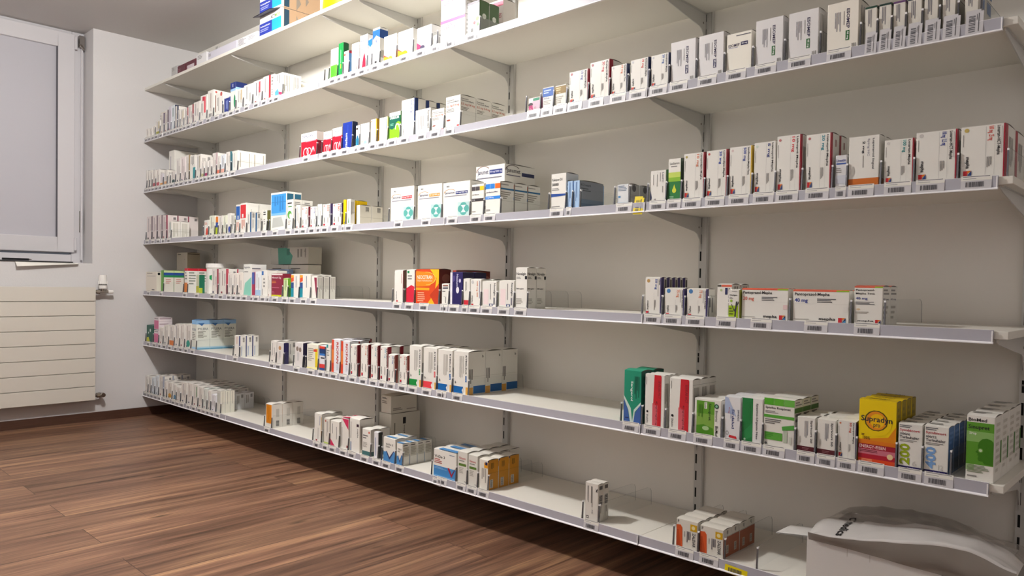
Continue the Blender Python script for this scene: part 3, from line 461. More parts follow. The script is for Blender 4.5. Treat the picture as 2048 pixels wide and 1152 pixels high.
b(4, 1102.5, 1132, 349, dict(f=[(T, 'Kalcipos-D3', .06, .78, .75, .87, BK, 0, .014), (T, '500/800', .06, .66, .5, .74, BK, 0, .014), (L, .05, .52, .8, .6, 2, GR), (P, '#1f4a98', [(0, .36), (1, .38), (1, .43), (0, .45)]), (L, .05, .05, .6, .1, 1, GR)], s=[(L, .1, .5, .8, .8, 3, GR)]), 'white calcium carton with blue band', uS=1157, n=1)
b(4, 1135, 1145, 363, dict(c='#a9c8ea', f=[(L, .35, .1, .65, .95, 2, '#4a70a8', 1)]), 'slim light blue carton', n=3)
b(4, 1147.5, 1159, 362, dict(c='#a9c8ea', sc='#8d939d', f=[(L, .35, .1, .65, .95, 2, '#4a70a8', 1)], s=[(T, 'KCl retard', .05, .82, .45, .90, '#3a4048'), (L, .05, .6, .5, .75, 2, '#5a6068'), (R, 0, 0, 1, .2, '#5a708c'), (R, 0, .2, 1, .35, '#73859c')]), 'light blue carton with long grey-blue side', uS=1207, n=1, lab=0)
b(4, 1234.5, 1257, 370, dict(c='#dfe2e4', sc='#a8a8a8', f=[(L, .1, .65, .9, .93, 4, '#6a7a90'), (R, .1, .35, .3, .45, '#5a90c0'), (R, 0, .05, 1, .12, '#8aaac8')], s=[(C, .5, .82, .18, '#4a4a50'), (L, .2, .3, .7, .5, 3, GR)]), 'small white carton with fine blue print', uS=1279, n=2)
b(4, 1301, 1331.5, 343, dict(f=[(T, 'LaxiC', .76, .62, .88, .93, '#5a5a66', 1), (L, .62, .65, .70, .93, 1, GR, 1), (L, .18, .55, .24, .88, 1, GR, 1), (L, .42, .5, .48, .88, 1, GR, 1), (L, .78, .3, .86, .5, 1, GR, 1), (P, '#2a3a6a', [(0, 0), (0, .4), (.1, .15)]), (L, .25, 0, .4, .12, 2, GR, 1)]), 'white carton with sideways grey print', n=2)
b(4, 1337, 1361, 319, dict(c='#1f7a38', f=[(R, 0, .68, 1, 1, '#eceae2'), (R, 0, .56, 1, .68, '#c4d860'), (R, 0, .46, 1, .56, '#8cc030'), (T, 'Laxiberon', .10, .86, .88, .92, '#5a5a5a'), (L, .2, .78, .7, .83, 1, GR), (O, .5, .25, .17, .06, '#d8e040'), (P, '#d8e040', [(.38, .28), (.62, .28), (.5, .4)]), (L, .1, .05, .6, .12, 2, '#9ac8a0')], sc='#4a5a4a'), 'green drop carton fading to white', uS=1368, n=2)
b(4, 1367.5, 1408, 309, mepha('10 mg', '#e08a6a', 'Lercanidipin-Mepha', '#a01f34', '#b8a860'), 'white carton with pale orange 10 mg', uS=1412, n=2)
b(4, 1412.5, 1453.5, 303, mepha('20 mg', '#2a48a8', 'Lercanidipin-Mepha', '#a01f34', '#c05a5a'), 'white carton with blue 20 mg, red edge', uS=1458, n=2)
b(4, 1459, 1503, 296, mepha('500 mg', '#2a48a0', 'Levofloxacin-Mepha Teva', '#d8b43a', '#d8c4c0', False), 'white carton with 500 mg and golden edge', uS=1507, n=2)
b(4, 1508, 1552, 287, mepha('5 mg', '#2c3f88', 'Lisinopril-Mepha', None, '#c8d8c8', False), 'white carton with blue 5 mg', n=2)
b(4, 1553.5, 1601, 274, mepha('10 mg', '#d8434c', 'Lisinopril-Mepha', '#a01f34', '#c07a7a', False), 'white carton with red 10 mg, red edge', uS=1613, n=2)
b(4, 1612, 1661.5, 271, mepha('20 mg', '#2a90a0', 'Lisinopril-Mepha', '#a01f34', '#b87070', False) | dict(s=[(R, 0, 0, .18, 1, '#a01f34'), (L, .5, .75, .7, .9, 2, '#a04a4a', 1)]), 'white carton with turquoise 20 mg', uS=1678, n=2)
b(4, 1671, 1693, 312, dict(c='#e0e0e2', f=[(T, 'Livostin', .06, .80, .9, .89, '#2a3f90'), (L, .06, .68, .95, .77, 1, '#3a58a0'), (L, .06, .45, .6, .62, 3, GR), (R, 0, .15, 1, .4, '#cfd2dc')]), 'small white nasal spray carton', n=2)
b(4, 1697.5, 1758, 276, dict(f=[(T, 'Loperamid lingual', .76, .34, .85, .94, '#3a3a42', 1), (T, 'Spirig HC', .60, .60, .69, .94, '#9a96a4', 1), (T, '2 mg', .43, .66, .53, .90, '#2a2a32', 1, .02), (L, .47, .38, .51, .62, 1, GR, 1), (O, .15, .32, .05, .10, '#bab6ae'), (R, 0, 0, 1, .17, '#c86a1a')], s=[(R, 0, 0, 1, .17, '#b05a18')]), 'white carton with orange foot, 2 mg', uS=1770, n=2)
b(4, 1768.5, 1826.5, 282, mepha('100 mg', '#1f9090', 'Losartan-Mepha', '#a01f34', '#d0ccc8', False), 'white carton with teal 100 mg', uS=1831, n=2)
b(4, 1832, 1913.5, 267, mepha('100 mg  12.5 mg', '#2c3f98', 'Losartan-HCT-Mepha', '#a01f34', '#c8c4c0'), 'wide white carton with navy double dose', uS=1918, n=2)
b(4, 1921.5, 2010, 256, mepha('100 mg  25 mg', '#d8584c', 'Losartan-HCT-Mepha', '#a01f34', '#c8b060'), 'wide white carton with red double dose', uS=2030, n=3)
# --- third-lowest shelf
b(5, 292, 313.5, 544, dict(c='#e4ddd0', f=[(L, .1, .9, .6, .95, 1, '#6a5a50'), (L, .1, .75, .9, .8, 1, '#aaa'), (R, .55, .06, .8, .1, BK)], s=[(C, .4, .9, .25, BK)]), 'cream carton in the window corner', dep=.03, n=3)
b(5, 322, 327.5, 541, dict(c='#6aa84a', f=[(R, .7, 0, 1, 1, '#4a8a3a')], sc='#e2dcd2', s=[(R, 0, .78, 1, .90, '#2f4f98'), (R, 0, .68, 1, .78, '#2f8a50'), (L, .2, .35, .8, .6, 3, '#c88a80'), (R, 0, .9, 1, 1, '#c8dca0')], tc='#5aa040'), 'green edged carton with blue band', uS=348, n=2, short='green-capped carton')
b(5, 353.5, 374.5, 506, dict(c='#c9c1b2', f=[(L, .1, .85, .4, .93, 1, '#4a443c'), (L, .7, .6, .8, .65, 1, GR)], sc='#a49a86', s=[(L, .05, .88, .95, .94, 1, '#3a342c')]), '', yf=-.16, z0=TOP[5] + .12, dep=.075, full='cream carton on the upper tier at the back near the corner, third-lowest shelf')
TALL5 = ITEMS[-1]
b(5, 369, 375.5, 537, dict(f=[(R, 0, .90, 1, 1, '#c82a38'), (R, 0, 0, 1, .42, '#d8803a'), (L, .2, .5, .8, .85, 3, GR)], s=[(R, 0, .90, 1, 1, '#c82a38'), (L, .1, .3, .9, .85, 5, '#8a9088'), (R, .3, .62, .9, .66, '#f0f0f0')], tc='#b02a38'), 'white carton with red top, orange foot', uS=396, n=2, short='red-topped carton')
b(5, 392.5, 398, 550, dict(c='#c8ccb0', f=[(R, 0, 0, 1, .4, '#b8b83a')], sc='#1f6a50', s=[(R, 0, 0, .6, .3, '#a8b83a')]), 'small carton with deep green side', uS=405, n=1)
TUBX = (407, 434, 527)
b(5, 423.5, 436, 538, slim(80, strip='#a83048'), 'white carton with crimson edge beside tub', n=1, dep=.026)
b(5, 440, 454.5, 538, slim(81, strip='#b83a50'), 'white carton with red line', n=2)
b(5, 456, 465.5, 547, slim(82), 'low white carton with curved lines', n=2)
b(5, 467, 475, 547, slim(83, c='#ebe4dc'), 'low white carton with pink tint', n=2)
b(5, 476, 485, 546, slim(84, c='#ebe4dc'), 'low white carton with fine black mark', n=2)
b(5, 487, 502.5, 529, dict(c='#e6e6e0', f=[(P, '#8ad0bc', [(0, 0), (.2, .4), (1, .6), (1, 0)]), (T, 'hygroton', .1, .86, .85, .94, '#5a5a66'), (L, .1, .72, .6, .78, 1, GR)], s=[(L, .05, .82, .6, .88, 1, '#5a5a66'), (L, .1, .5, .7, .7, 2, '#b0aca4')]), 'white carton fading to mint', uS=533, n=2, short='white and mint carton')
b(5, 504, 509, 545, dict(c='#a83050', f=[(R, 0, .5, 1, 1, '#4a5fa8')]), 'narrow blue and crimson carton', n=2)
b(5, 510.5, 521, 544, slim(85, foot='#a8c8e4', c='#e8ecf0'), 'white carton with light blue swirl', n=2)
b(5, 523.5, 534, 541, dict(f=[(R, .0, .82, .35, .97, '#2f6ab0'), (L, .3, .3, .7, .7, 3, GR), (L, .1, .05, .3, .3, 1, GR, 1)]), 'white carton with blue corner square', n=2)
b(5, 536, 541, 548, slim(86), 'slim white carton beside the maroon one', n=2)
b(5, 543, 565, 548, dict(c='#8a1f3c', f=[(R, 0, .0, 1, .1, '#c8c81c'), (R, 0, .95, 1, 1, '#eae6e2'), (T, 'Monuril 3g', .06, .78, .85, .88, '#f0e8ea'), (L, .05, .58, .45, .70, 2, '#c87a3a'), (L, .05, .36, .7, .42, 1, '#b86a80'), (L, .05, .14, .35, .24, 2, '#b86a80')]), 'maroon carton with lime foot', n=3)
b(5, 567, 575.5, 557, dict(c='#d4e4b0', f=[(L, .3, .3, .8, .9, 3, '#6a8a4a', 1), (R, 0, .92, 1, 1, '#a8d060')], sc='#7ab83a', s=[(R, 0, 0, 1, .5, '#4a9a40')]), 'pale lime carton', uS=581, n=1)
for i, (a, c_) in enumerate([(582, 598.5), (600, 621)]):
    q = .34 if i == 0 else .27
    b(5, a, c_, 549, dict(f=[(R, 0, .86, q, .97, '#f0a020'), (P, '#e0502a', [(0, .66), (q, .72), (q, .88), (0, .84)]), (R, 0, .40, q, .66, '#2a4a8a'), (R, 0, 0, q, .42, '#1a8ca0'), (L, .6, .45, .7, .93, 1, '#4a5a7a', 1), (R, .3, 0, 1, .02, '#a8e0e8')]), ['narrow carton with rainbow spine', 'wider carton with rainbow spine'][i], n=2)
b(5, 623.5, 634, 553, dict(f=[(P, '#8a2340', [(.45, .95), (.95, .95), (1, 0), (.9, 0)])], s=[(L, .15, .1, .85, .95, 4, '#b8b4ac', 1), (R, .9, 0, 1, 1, '#3a2a30')]), 'white carton with slanted maroon stripe', uS=647, n=3)
b(5, 789, 807, 541, dict(f=[(T, 'mepha', .18, .1, .3, .35, BK, 1), (R, .2, .02, .4, .08, RD), (L, .75, .6, .85, .9, 1, '#c88a8a', 1), (R, .93, .1, 1, 1, '#7a3038')], s=[(R, 0, 0, 1, 1, '#8a6a5a')]), 'white carton with red print, brown side', uS=811, n=2)
b(5, 813, 829, 540, dict(f=[(P, '#d0203c', [(.0, 0), (0, .45), (.6, .55), (1, .5), (.95, 0)]), (L, .15, .68, .8, .84, 2, GR), (R, .1, .9, .35, .97, '#2f8a5a')]), 'white carton with red lower half', n=2)
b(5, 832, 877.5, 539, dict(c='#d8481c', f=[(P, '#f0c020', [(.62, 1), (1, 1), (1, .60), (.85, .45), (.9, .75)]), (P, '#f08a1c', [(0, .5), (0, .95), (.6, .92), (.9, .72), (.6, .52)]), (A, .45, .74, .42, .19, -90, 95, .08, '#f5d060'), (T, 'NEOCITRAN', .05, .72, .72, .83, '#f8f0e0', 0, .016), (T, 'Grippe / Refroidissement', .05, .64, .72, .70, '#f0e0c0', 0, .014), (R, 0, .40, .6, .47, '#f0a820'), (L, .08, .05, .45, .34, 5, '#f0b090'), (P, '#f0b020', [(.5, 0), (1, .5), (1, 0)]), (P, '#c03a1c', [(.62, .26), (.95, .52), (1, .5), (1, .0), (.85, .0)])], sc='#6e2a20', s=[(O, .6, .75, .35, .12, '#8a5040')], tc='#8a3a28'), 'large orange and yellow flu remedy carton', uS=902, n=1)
b(5, 905, 912, 541, dict(c='#a83a20', sc='#782a22', s=[(O, .9, .75, .1, .1, '#9a5a50'), (R, 0, .97, .02, 1, '#888')]), '', yf=-.215, dep=.17, full='long dark red carton lying behind the navy cartons, third-lowest shelf')
b(5, 883.5, 898, 568, dict(f=[(R, .15, .9, .85, .95, '#8a4a38'), (R, .15, .83, .85, .87, '#3a3a4a'), (R, .15, .77, .85, .81, '#26264a'), (L, .1, .6, .5, .66, 1, BK), (R, .3, .4, .4, .42, BK), (L, .5, .1, .7, .4, 1, GR, 1)]), 'low white carton with brown and navy bars', n=1, dep=.04)
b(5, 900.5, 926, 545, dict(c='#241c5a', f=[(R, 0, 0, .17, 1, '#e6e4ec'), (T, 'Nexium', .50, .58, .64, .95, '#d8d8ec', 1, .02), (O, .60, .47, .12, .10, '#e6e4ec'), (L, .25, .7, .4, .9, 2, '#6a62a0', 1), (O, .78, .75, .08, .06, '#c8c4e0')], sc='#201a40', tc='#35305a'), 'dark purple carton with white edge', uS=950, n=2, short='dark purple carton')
b(5, 926.5, 939.5, 558, dict(f=[(L, .3, .4, .6, .9, 2, GR, 1), (R, .1, 0, .9, .22, '#c82a3a')]), 'white carton with red foot', n=1, dep=.04)
b(5, 941, 962, 559, dict(f=[(T, '600 mg 400', .55, .35, .72, .93, '#d87a4a', 1), (L, .85, .3, .95, .95, 1, '#6a6a90', 1), (C, .2, .9, .12, '#c8c8c8'), (T, 'mepha', .1, .15, .25, .4, BK, 1), (R, .1, .02, .3, .1, RD)]), 'white carton with orange 600 mg', n=2)
nov = dict(f=[(T, 'Novalgin', .78, .45, .92, .93, '#2a2a36', 1, .018), (R, .1, .1, .45, .7, '#efdcdc'), (L, .55, .3, .65, .9, 1, GR, 1), (R, .5, .04, .75, .14, '#3a4a7a'), (R, .57, .06, .68, .12, '#e6e4de'), (L, .8, .08, .92, .38, 2, '#4a4a6a', 1)])
b(5, 964.5, 993, 563, nov, 'white painkiller carton with pale pink panel', n=2)
b(5, 998, 1028, 562, nov, 'wider white painkiller carton with pink panel', n=2)
novt = [(T, 'Novalgin', .06, .80, .88, .89, '#2a2a30', 0, .014), (L, .06, .72, .55, .78, 2, GR), (R, .8, .72, 1, .80, '#2a2a30'), (T, '500 mg/ml', .06, .46, .7, .51, '#4a4a50'), (L, .06, .1, .75, .25, 4, '#a8a49c')]
b(5, 1031.5, 1054, 536, dict(f=novt, s=novt), 'tall white dropper carton', uS=1073, n=2)
ome = lambda d_, c_, s_=None: dict(f=[(C, .2, .91, .1, '#b8945a' if d_[0] == '5' else '#4a80b8'), (T, d_, .58, .68, .76, .96, c_, 1, .02), (L, .80, .5, .84, .95, 1, GR, 1), (T, 'Olmesartan Amlodipin' if d_[0] != '5' else 'Olmes', .86, .30 if d_[0] != '5' else .8, .95, .95, BK, 1, .02), (R, .56, .1, .565, .6, GR), (L, .58, .1, .68, .4, 2, GR, 1), (T, 'mepha', .12, .14, .23, .38, BK, 1, .018), (R, .08, .03, .24, .10, RD), (R, .16, .03, .24, .06, NV)] + ([(R, .95, 0, 1, 1, PU)]), s=s_ or [(R, 0, 0, .5, 1, PU), (R, .6, .55, .9, .95, '#5a5750')])
b(5, 1290.5, 1322, 555, ome('50 mg', '#3a5aa8'), 'tall white carton with 50 mg, purple side', uS=1333, n=5)
b(5, 1329.5, 1368, 577, ome('75 mg', '#e0855a'), 'white carton with orange 75 mg', uS=1373, n=2)
b(5, 1373.5, 1414, 578, ome('75 mg', '#e0855a', [(R, 0, 0, .18, 1, PU), (R, .18, .75, 1, .76, '#5a5750'), (L, .3, .1, .9, .7, 2, '#8a8a8a', 1)]), 'white carton with orange 75 mg, greyish side', uS=1430, n=1)
b(5, 1434, 1463, 569, dict(f=[(R, .02, .93, .28, .99, '#5a5750'), (R, .3, .93, 1, .99, '#e0654a'), (C, .28, .83, .08, '#b8c890'), (R, .55, .7, .72, .9, NV), (T, 'Orfiril', .78, .5, .9, .9, '#6a6a7a', 1), (L, .78, .1, .85, .45, 1, GR, 1)], s=[(L, .3, .2, .8, .95, 2, '#6a665e', 1)]), 'white carton with orange top strip', uS=1470, n=2)
b(5, 1457.5, 1478, 580, dict(f=[(R, 0, 0, .92, .46, '#a3c614'), (T, 'Otalgan', .06, .78, .8, .85, BK, 0, .014), (L, .06, .68, .5, .74, 2, GR), (C, .25, .62, .12, '#9ac03a'), (P, '#3a3a3e', [(.28, .52), (.55, .32), (.98, .62), (.98, .55), (.55, .24), (.24, .50)]), (P, '#3a3a3e', [(.7, .6), (.55, .02), (.68, .02), (.85, .6)]), (L, .06, .1, .5, .38, 3, '#5a6a1a'), (L, .3, .93, .8, .96, 1, GR)], sc='#b8c060'), '', yf=-.3125, dep=.006, lab=0, full='slim white and lime ear drop carton before the orange-topped carton')
pan = lambda dose, dc, t2: dict(f=[(R, 0, .955, .78, 1, '#e0654a'), (R, .78, .955, 1, 1, '#9ac03a'), (T, 'Pantoprazol-Mepha', .03, .80, .66, .92, BK, 0, .016), (T, dose, .03, .59, .27, .74, dc, 0, .016), (L, .44, .60, .85, .74, 3, '#5a5a60'), (R, 0, .575, 1, .578, '#c8c4bc'), (R, .9, .36, .99, .50, t2), (T, 'mepha', .48, .05, .77, .17, BK, 0, .018), (R, .82, .03, .885, .17, RD), (P, NV, [(.885, .03), (.95, .03), (.95, .17)]), (P, OR, [(.885, .17), (.95, .17), (.885, .1)]), (P, '#3a8ac0', [(.885, .03), (.95, .03), (.95, .1)]), (L, .02, .06, .3, .10, 1, '#a8a49c')], tc='#e0654a')
b(5, 1483.5, 1576, 577, pan('20 mg', '#e0654a', '#e8cccc'), 'wide white stomach tablet carton, orange 20 mg', uS=1584, n=2)
b(5, 1586, 1698, 580, pan('40 mg', '#2a3f98', '#e6e4de'), 'widest white carton with blue 40 mg', uS=1706, n=2)
b(5, 1708.5, 1765, 573, dict(f=[(R, 0, .965, .72, 1, '#e0654a'), (R, .72, .965, 1, 1, '#9ac03a'), (T, 'Pantoprazol-', .05, .87, .72, .93, BK, 0, .016), (T, 'Mepha Teva', .05, .78, .72, .84, BK, 0, .016), (T, '40 mg', .05, .64, .47, .72, '#2a3f98', 0, .016), (L, .05, .51, .75, .60, 3, '#6a6a70'), (O, .15, .40, .07, .025, '#d8c09a'), (L, .05, .28, .6, .34, 2, '#a8a49c'), (T, 'mepha', .14, .07, .70, .13, BK, 0, .016), (R, .76, .03, .85, .14, RD), (P, NV, [(.85, .03), (.95, .03), (.95, .14)]), (P, OR, [(.85, .14), (.95, .14), (.85, .08)])], s=[(T, '40 mg', .05, .64, .8, .70, '#6a6a80'), (L, .1, .75, .9, .93, 2, GR), (L, .1, .1, .8, .5, 3, '#a8a49c')], tc='#c85a44'), 'upright white carton with blue 40 mg', uS=1780, n=2)
# --- second-lowest shelf
b(6, 293.5, 306.5, 650, dict(c='#1f5a4a', f=[(C, .55, .7, .1, '#dfe8e4'), (C, .3, .55, .06, '#dfe8e4'), (P, '#c8c83a', [(0, 0), (0, .25), (.3, .3), (.5, 0)])]), 'dark green carton with yellow corner', dep=.1, n=1)
pnk = dict(f=[(R, .05, .05, .95, .75, '#cf6f96'), (L, .1, .84, .9, .92, 1, '#5a4a54')], s=[(L, .05, .75, .9, .95, 1, '#a8949c'), (R, 0, .66, 1, .68, '#b8a4ac'), (L, .05, .3, .7, .5, 1, '#b8a4ac')], c='#e6dce0')
b(6, 308, 317.5, 660, pnk, 'pink carton at the foot of its pair', uS=345, n=1)
PNK = ITEMS[-1]
for i, (a, c_, t, kw) in enumerate([(319, 326.5, 655, {}), (328, 337, 650, {}), (339, 348.5, 651, dict(foot='#d87a3a')), (350.5, 359, 648, dict(cap=None)), (360.5, 369, 648, {}), (371, 382, 648, dict(blob='#2a9a8a'))]):
    b(6, a, c_, t, slim(90 + i, **kw), ['slim white carton beside the pink pair', 'white carton with brown rim print', 'white carton with orange foot pattern', 'white carton with black heading', 'white carton with black heading, second,', 'white carton with teal swirl'][i], n=2)
pyl = dict(c='#dfe2da', f=[(R, 0, .86, 1, 1, '#8fc0ea'), (T, 'PYLERA', .1, .64, .9, .72, '#6a7a90'), (L, .1, .3, .8, .58, 5, GR), (R, 0, 0, 1, .08, '#a8d0ec')], s=[(R, 0, .86, 1, 1, '#8fb8e0'), (P, '#3f6ea8', [(.1, .90), (.6, .90), (.4, .80)]), (T, 'PYLERA', .10, .66, .88, .74, '#5f6a70'), (L, .1, .38, .8, .62, 6, '#7a7a70'), (R, 0, 0, 1, .04, '#5a9cc0'), (R, 0, .04, 1, .09, '#a8cce0'), (R, 0, .32, 1, .323, '#9aa09a')], tc='#5a90c8')
b(6, 384, 393, 640, pyl, 'pale blue and white antibiotic carton', uS=420, n=3, short='blue and white carton', bulge=.004)
b(6, 469, 479, 671, dict(f=[(L, .45, .6, .65, .95, 1, '#d89a80', 1), (R, .1, .04, .3, .1, BK), (R, .9, 0, 1, 1, '#3a4480')], s=[(R, 0, 0, .12, 1, '#3a4480'), (B, .5, .7, .8, .93, 1), (L, .3, .05, .5, .5, 1, '#8aa0c8', 1)]), 'white carton with indigo edge standing alone', uS=492, n=3)
b(6, 542, 552.5, 682, slim(100), 'white carton after the wide gap', n=2)
b(6, 554, 567, 685, dict(f=[(O, .45, .75, .2, .1, '#b88a60'), (L, .3, .1, .6, .6, 2, '#aaa', 1)], sc='#2f2a5a', c='#e0dcd8'), 'white carton with beige bird mark, navy side', uS=578, n=1)
b(6, 590, 606, 685, dict(c='#e0dcda', f=[(O, .3, .75, .15, .1, '#8a7a70'), (O, .65, .72, .15, .1, '#8a7a70'), (L, .3, .1, .6, .6, 2, '#bbb', 1)], s=[(R, 0, 0, 1, 1, '#2f2a4a')]), 'white carton with two brown marks', uS=612, n=2)
b(6, 614, 636, 688, dict(c='#ece9da', f=[(R, .75, .1, .97, .85, '#e8d020'), (R, .6, .72, .9, .82, '#d8402a'), (L, .1, .3, .65, .85, 7, '#a8a49a'), (R, 0, 0, 1, .08, '#f0e8a0')]), 'white carton with yellow and red corner', n=3)
b(6, 639, 651.5, 692, dict(c='#e8e8ee', f=[(R, 0, .86, 1, 1, '#d8402a'), (R, 0, .7, 1, .9, '#1a3a70'), (R, 0, .62, 1, .7, '#3a7ac8'), (L, .2, .45, .8, .55, 1, BK), (R, 0, .1, 1, .28, '#d83a38'), (R, 0, 0, 1, .12, '#1a4a90'), (R, .86, 0, 1, 1, '#1a2a50')]), 'red, white and navy carton', n=2)
b(6, 653, 661, 689, dict(f=[(R, 0, .88, .4, 1, '#1f9a9a'), (L, .1, .55, .8, .8, 3, GR)]), 'white carton with teal corner square', n=2)
rio = dict(f=[(R, 0, 0, .26, 1, '#d8482a'), (R, 0, .3, .26, .7, '#e8803a'), (T, 'RIOPAN', .55, .30, .80, .93, '#b83a30', 1, .02), (T, 'GEL', .58, .08, .78, .27, '#c8ccd8', 1)], c='#e6e6ec', s=[(R, .85, .9, 1, 1, '#8a2a28')])
b(6, 663.5, 680.5, 679, rio, 'white and orange antacid carton', n=3)
b(6, 682, 699, 682, rio, 'second white and orange antacid carton', uS=720, n=2)
md = [('40 mg', '#3a3a5a', 'Metoprolol'), ('50 mg', '#d0704a', 'Metoprolol'), ('100 mg', '#4a90a0', 'Metoprolol'), ('200 mg', '#4a98b8', 'Metformin'), ('50 mg', '#4a5aa0', 'Metformin'), ('25 mg', '#d08070', 'Mirtazapin')]
for i, (a, c_, t, us, n_) in enumerate([(701, 715, 689, 720, 2), (722, 737, 688, 742, 2), (742, 756, 690, 759, 2), (760.5, 776, 693, 800, 2), (775.5, 790, 709, 797, 1), (799, 815, 710, 818, 1)]):
    b(6, a, c_, t, meds(*md[i], DR if i < 4 else '#9a4a40'), ['white carton with dark red side', 'white carton with red side, orange dose', 'white carton with red side, teal dose', 'white carton with pale blue dose', 'low cream carton with brown side', 'low white carton with pink mark'][i], uS=us, n=n_)
def ryb(c, c2): return dict(f=[(T, 'RYBELSUS', .80, .48, .90, .92, '#26262e', 1, .018), (R, .80, .30, .90, .44, c), (T, c2, .82, .32, .88, .42, '#eeeeee', 1), (L, .40, .35, .72, .90, 4, '#b0aca4', 1), (R, 0, .02, .66, .18, c), (P, '#e9e7e0', [(.66, .02), (.58, .10), (.70, .18)]), (R, .84, 0, 1, .18, '#e0a848'), (T, 'b', .10, .24, .18, .30, BK)], s=[(R, 0, .0, .28, .17, '#d8a048'), (R, .30, .02, 1, .20, c if c != RD else '#b03a3a'), (L, .05, .25, .28, .6, 3, '#4a4a4a', 1), (T, 'b', .8, .86, .88, .92, BK), (R, 0, .42, 1, .423, '#8a857a')])
b(6, 819, 843, 691, ryb('#0e8a3c', '3 mg'), 'white carton with green foot block', n=3)
b(6, 847, 873.5, 695, ryb('#e0404a', '4 mg'), 'white carton with red foot block', n=3)
b(6, 876, 904.5, 699, ryb('#0f62a8', '7 mg'), 'white carton with blue foot block', n=3)
b(6, 907.5, 936.5, 702, ryb('#0f62a8', '14 mg'), 'largest white carton with blue foot block', uS=971, n=3, bulge=.005)
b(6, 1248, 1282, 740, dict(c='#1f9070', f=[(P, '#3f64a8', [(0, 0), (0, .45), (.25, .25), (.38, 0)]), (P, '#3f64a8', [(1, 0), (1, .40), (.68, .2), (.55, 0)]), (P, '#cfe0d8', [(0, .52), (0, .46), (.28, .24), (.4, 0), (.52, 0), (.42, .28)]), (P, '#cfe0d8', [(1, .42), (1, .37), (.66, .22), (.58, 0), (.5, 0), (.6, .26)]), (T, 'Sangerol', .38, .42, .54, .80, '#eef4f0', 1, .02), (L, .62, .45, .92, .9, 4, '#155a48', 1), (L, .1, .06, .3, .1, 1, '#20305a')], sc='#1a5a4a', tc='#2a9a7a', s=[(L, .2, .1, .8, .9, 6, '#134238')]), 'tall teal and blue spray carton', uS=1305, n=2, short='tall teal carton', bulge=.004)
sev = lambda: dict(f=[(P, '#c8202c', [(.48, 1), (.82, 1), (.82, .5), (.70, 0), (.40, .02)]), (R, .40, 0, .68, .45, '#d05058'), (R, .45, .45, .58, .75, '#e0a8a8'), (T, 'SEVIKAR HCT', .68, .55, .78, .90, '#7a1a24', 1), (T, '40 mg/10 mg/25 mg', .60, .04, .70, .5, '#4a2a30', 1), (L, .06, .8, .1, .95, 1, GR, 1), (T, 'Daiichi', .10, .06, .18, .22, '#4a4a50', 1), (C, .14, .28, .05, BK), (R, .76, 0, 1, 1, '#e9e7e0')][:2] + [(R, .52, 0, .84, .98, '#c8202c'), (R, .40, 0, .66, .42, '#d4606a'), (T, 'SEVIKAR HCT', .68, .55, .80, .90, '#7a1a24', 1), (T, '40 mg/10 mg/25 mg', .56, .04, .66, .5, '#5a1a24', 1), (L, .06, .8, .1, .95, 1, GR, 1), (T, 'Daiichi', .10, .06, .18, .22, '#4a4a50', 1), (C, .14, .28, .05, BK)], s=[(L, .15, .25, .85, .85, 5, '#8a867c', 1)])
b(6, 1290, 1328.5, 748, sev(), 'tall white carton with red panel', uS=1338, n=3, short='tall red-panelled carton')
b(6, 1339, 1385, 756, sev() | dict(s=[(L, .15, .05, .85, .85, 5, '#8a867c', 1), (R, .0, .9, 1, .905, GR)]), 'wider tall white carton with red panel', uS=1401, n=3, short='tall red-panelled carton', bulge=.004)
b(6, 1389, 1441.5, 796, dict(c='#e9e7e0', f=[(R, .08, .02, .76, .95, '#7da845'), (R, .08, .6, .76, .95, '#5f9a28'), (P, '#4a8a1a', [(.08, .02), (.08, .25), (.35, .30), (.72, .22), (.74, .02)]), (T, 'Sinupret', .52, .42, .64, .90, '#16351a', 1, .02), (R, .38, .74, .48, .92, '#e9e7e0'), (T, 'forte', .40, .75, .46, .91, '#16351a', 1), (T, 'Bionorica', .80, .42, .88, .72, '#4a4a4a', 1), (T, 'BioMed', .80, .02, .90, .30, '#2a2a2a', 1, .02), (C, .84, .84, .08, '#1d4a3a'), (C, .84, .84, .045, '#8ac0a0'), (O, .44, .20, .13, .06, '#a8c890'), (L, .16, .4, .34, .85, 3, '#3f7a1a', 1)], s=[(L, .2, .1, .8, .9, 2, '#b0aca4', 1)]), 'green sinus tablet carton', uS=1447, n=3)
b(6, 1449.5, 1482, 793, dict(c='#e4e4e6', f=[(P, '#aebcd8', [(0, 1), (.22, .98), (.75, .55), (.5, .6), (0, .62)]), (T, 'Sirdalud', .46, .26, .62, .72, '#2a3a78', 1, .018), (T, '4 mg', .22, .62, .34, .76, '#c05a6a', 1), (T, 'Tizanidin', .36, .50, .44, .74, '#8a9ac0', 1), (T, 'SANDOZ', .82, .45, .92, .72, '#3a4a60', 1, .02), (P, '#c82a30', [(.28, .05), (.80, .03), (.76, .09), (.32, .11)]), (A, .18, .15, .09, .05, 0, 360, .3, '#8a8a8a')]), 'pale carton with red foot stroke', n=3)
b(6, 1484.5, 1525, 795, dict(c='#e9e7e4', f=[(R, 0, 0, .52, 1, '#1f7a3c'), (P, '#2a8a4a', [(0, .2), (.5, .45), (.52, .15), (0, 0)]), (T, 'Spasmo-Urgenin Neo', .66, .10, .78, .90, '#3a3a42', 1, .02), (T, 'Trospii chloridum', .36, .5, .44, .92, '#145a2a', 1), (C, .14, .07, .05, '#cfe8d4')]), 'half green, half white carton', n=3)
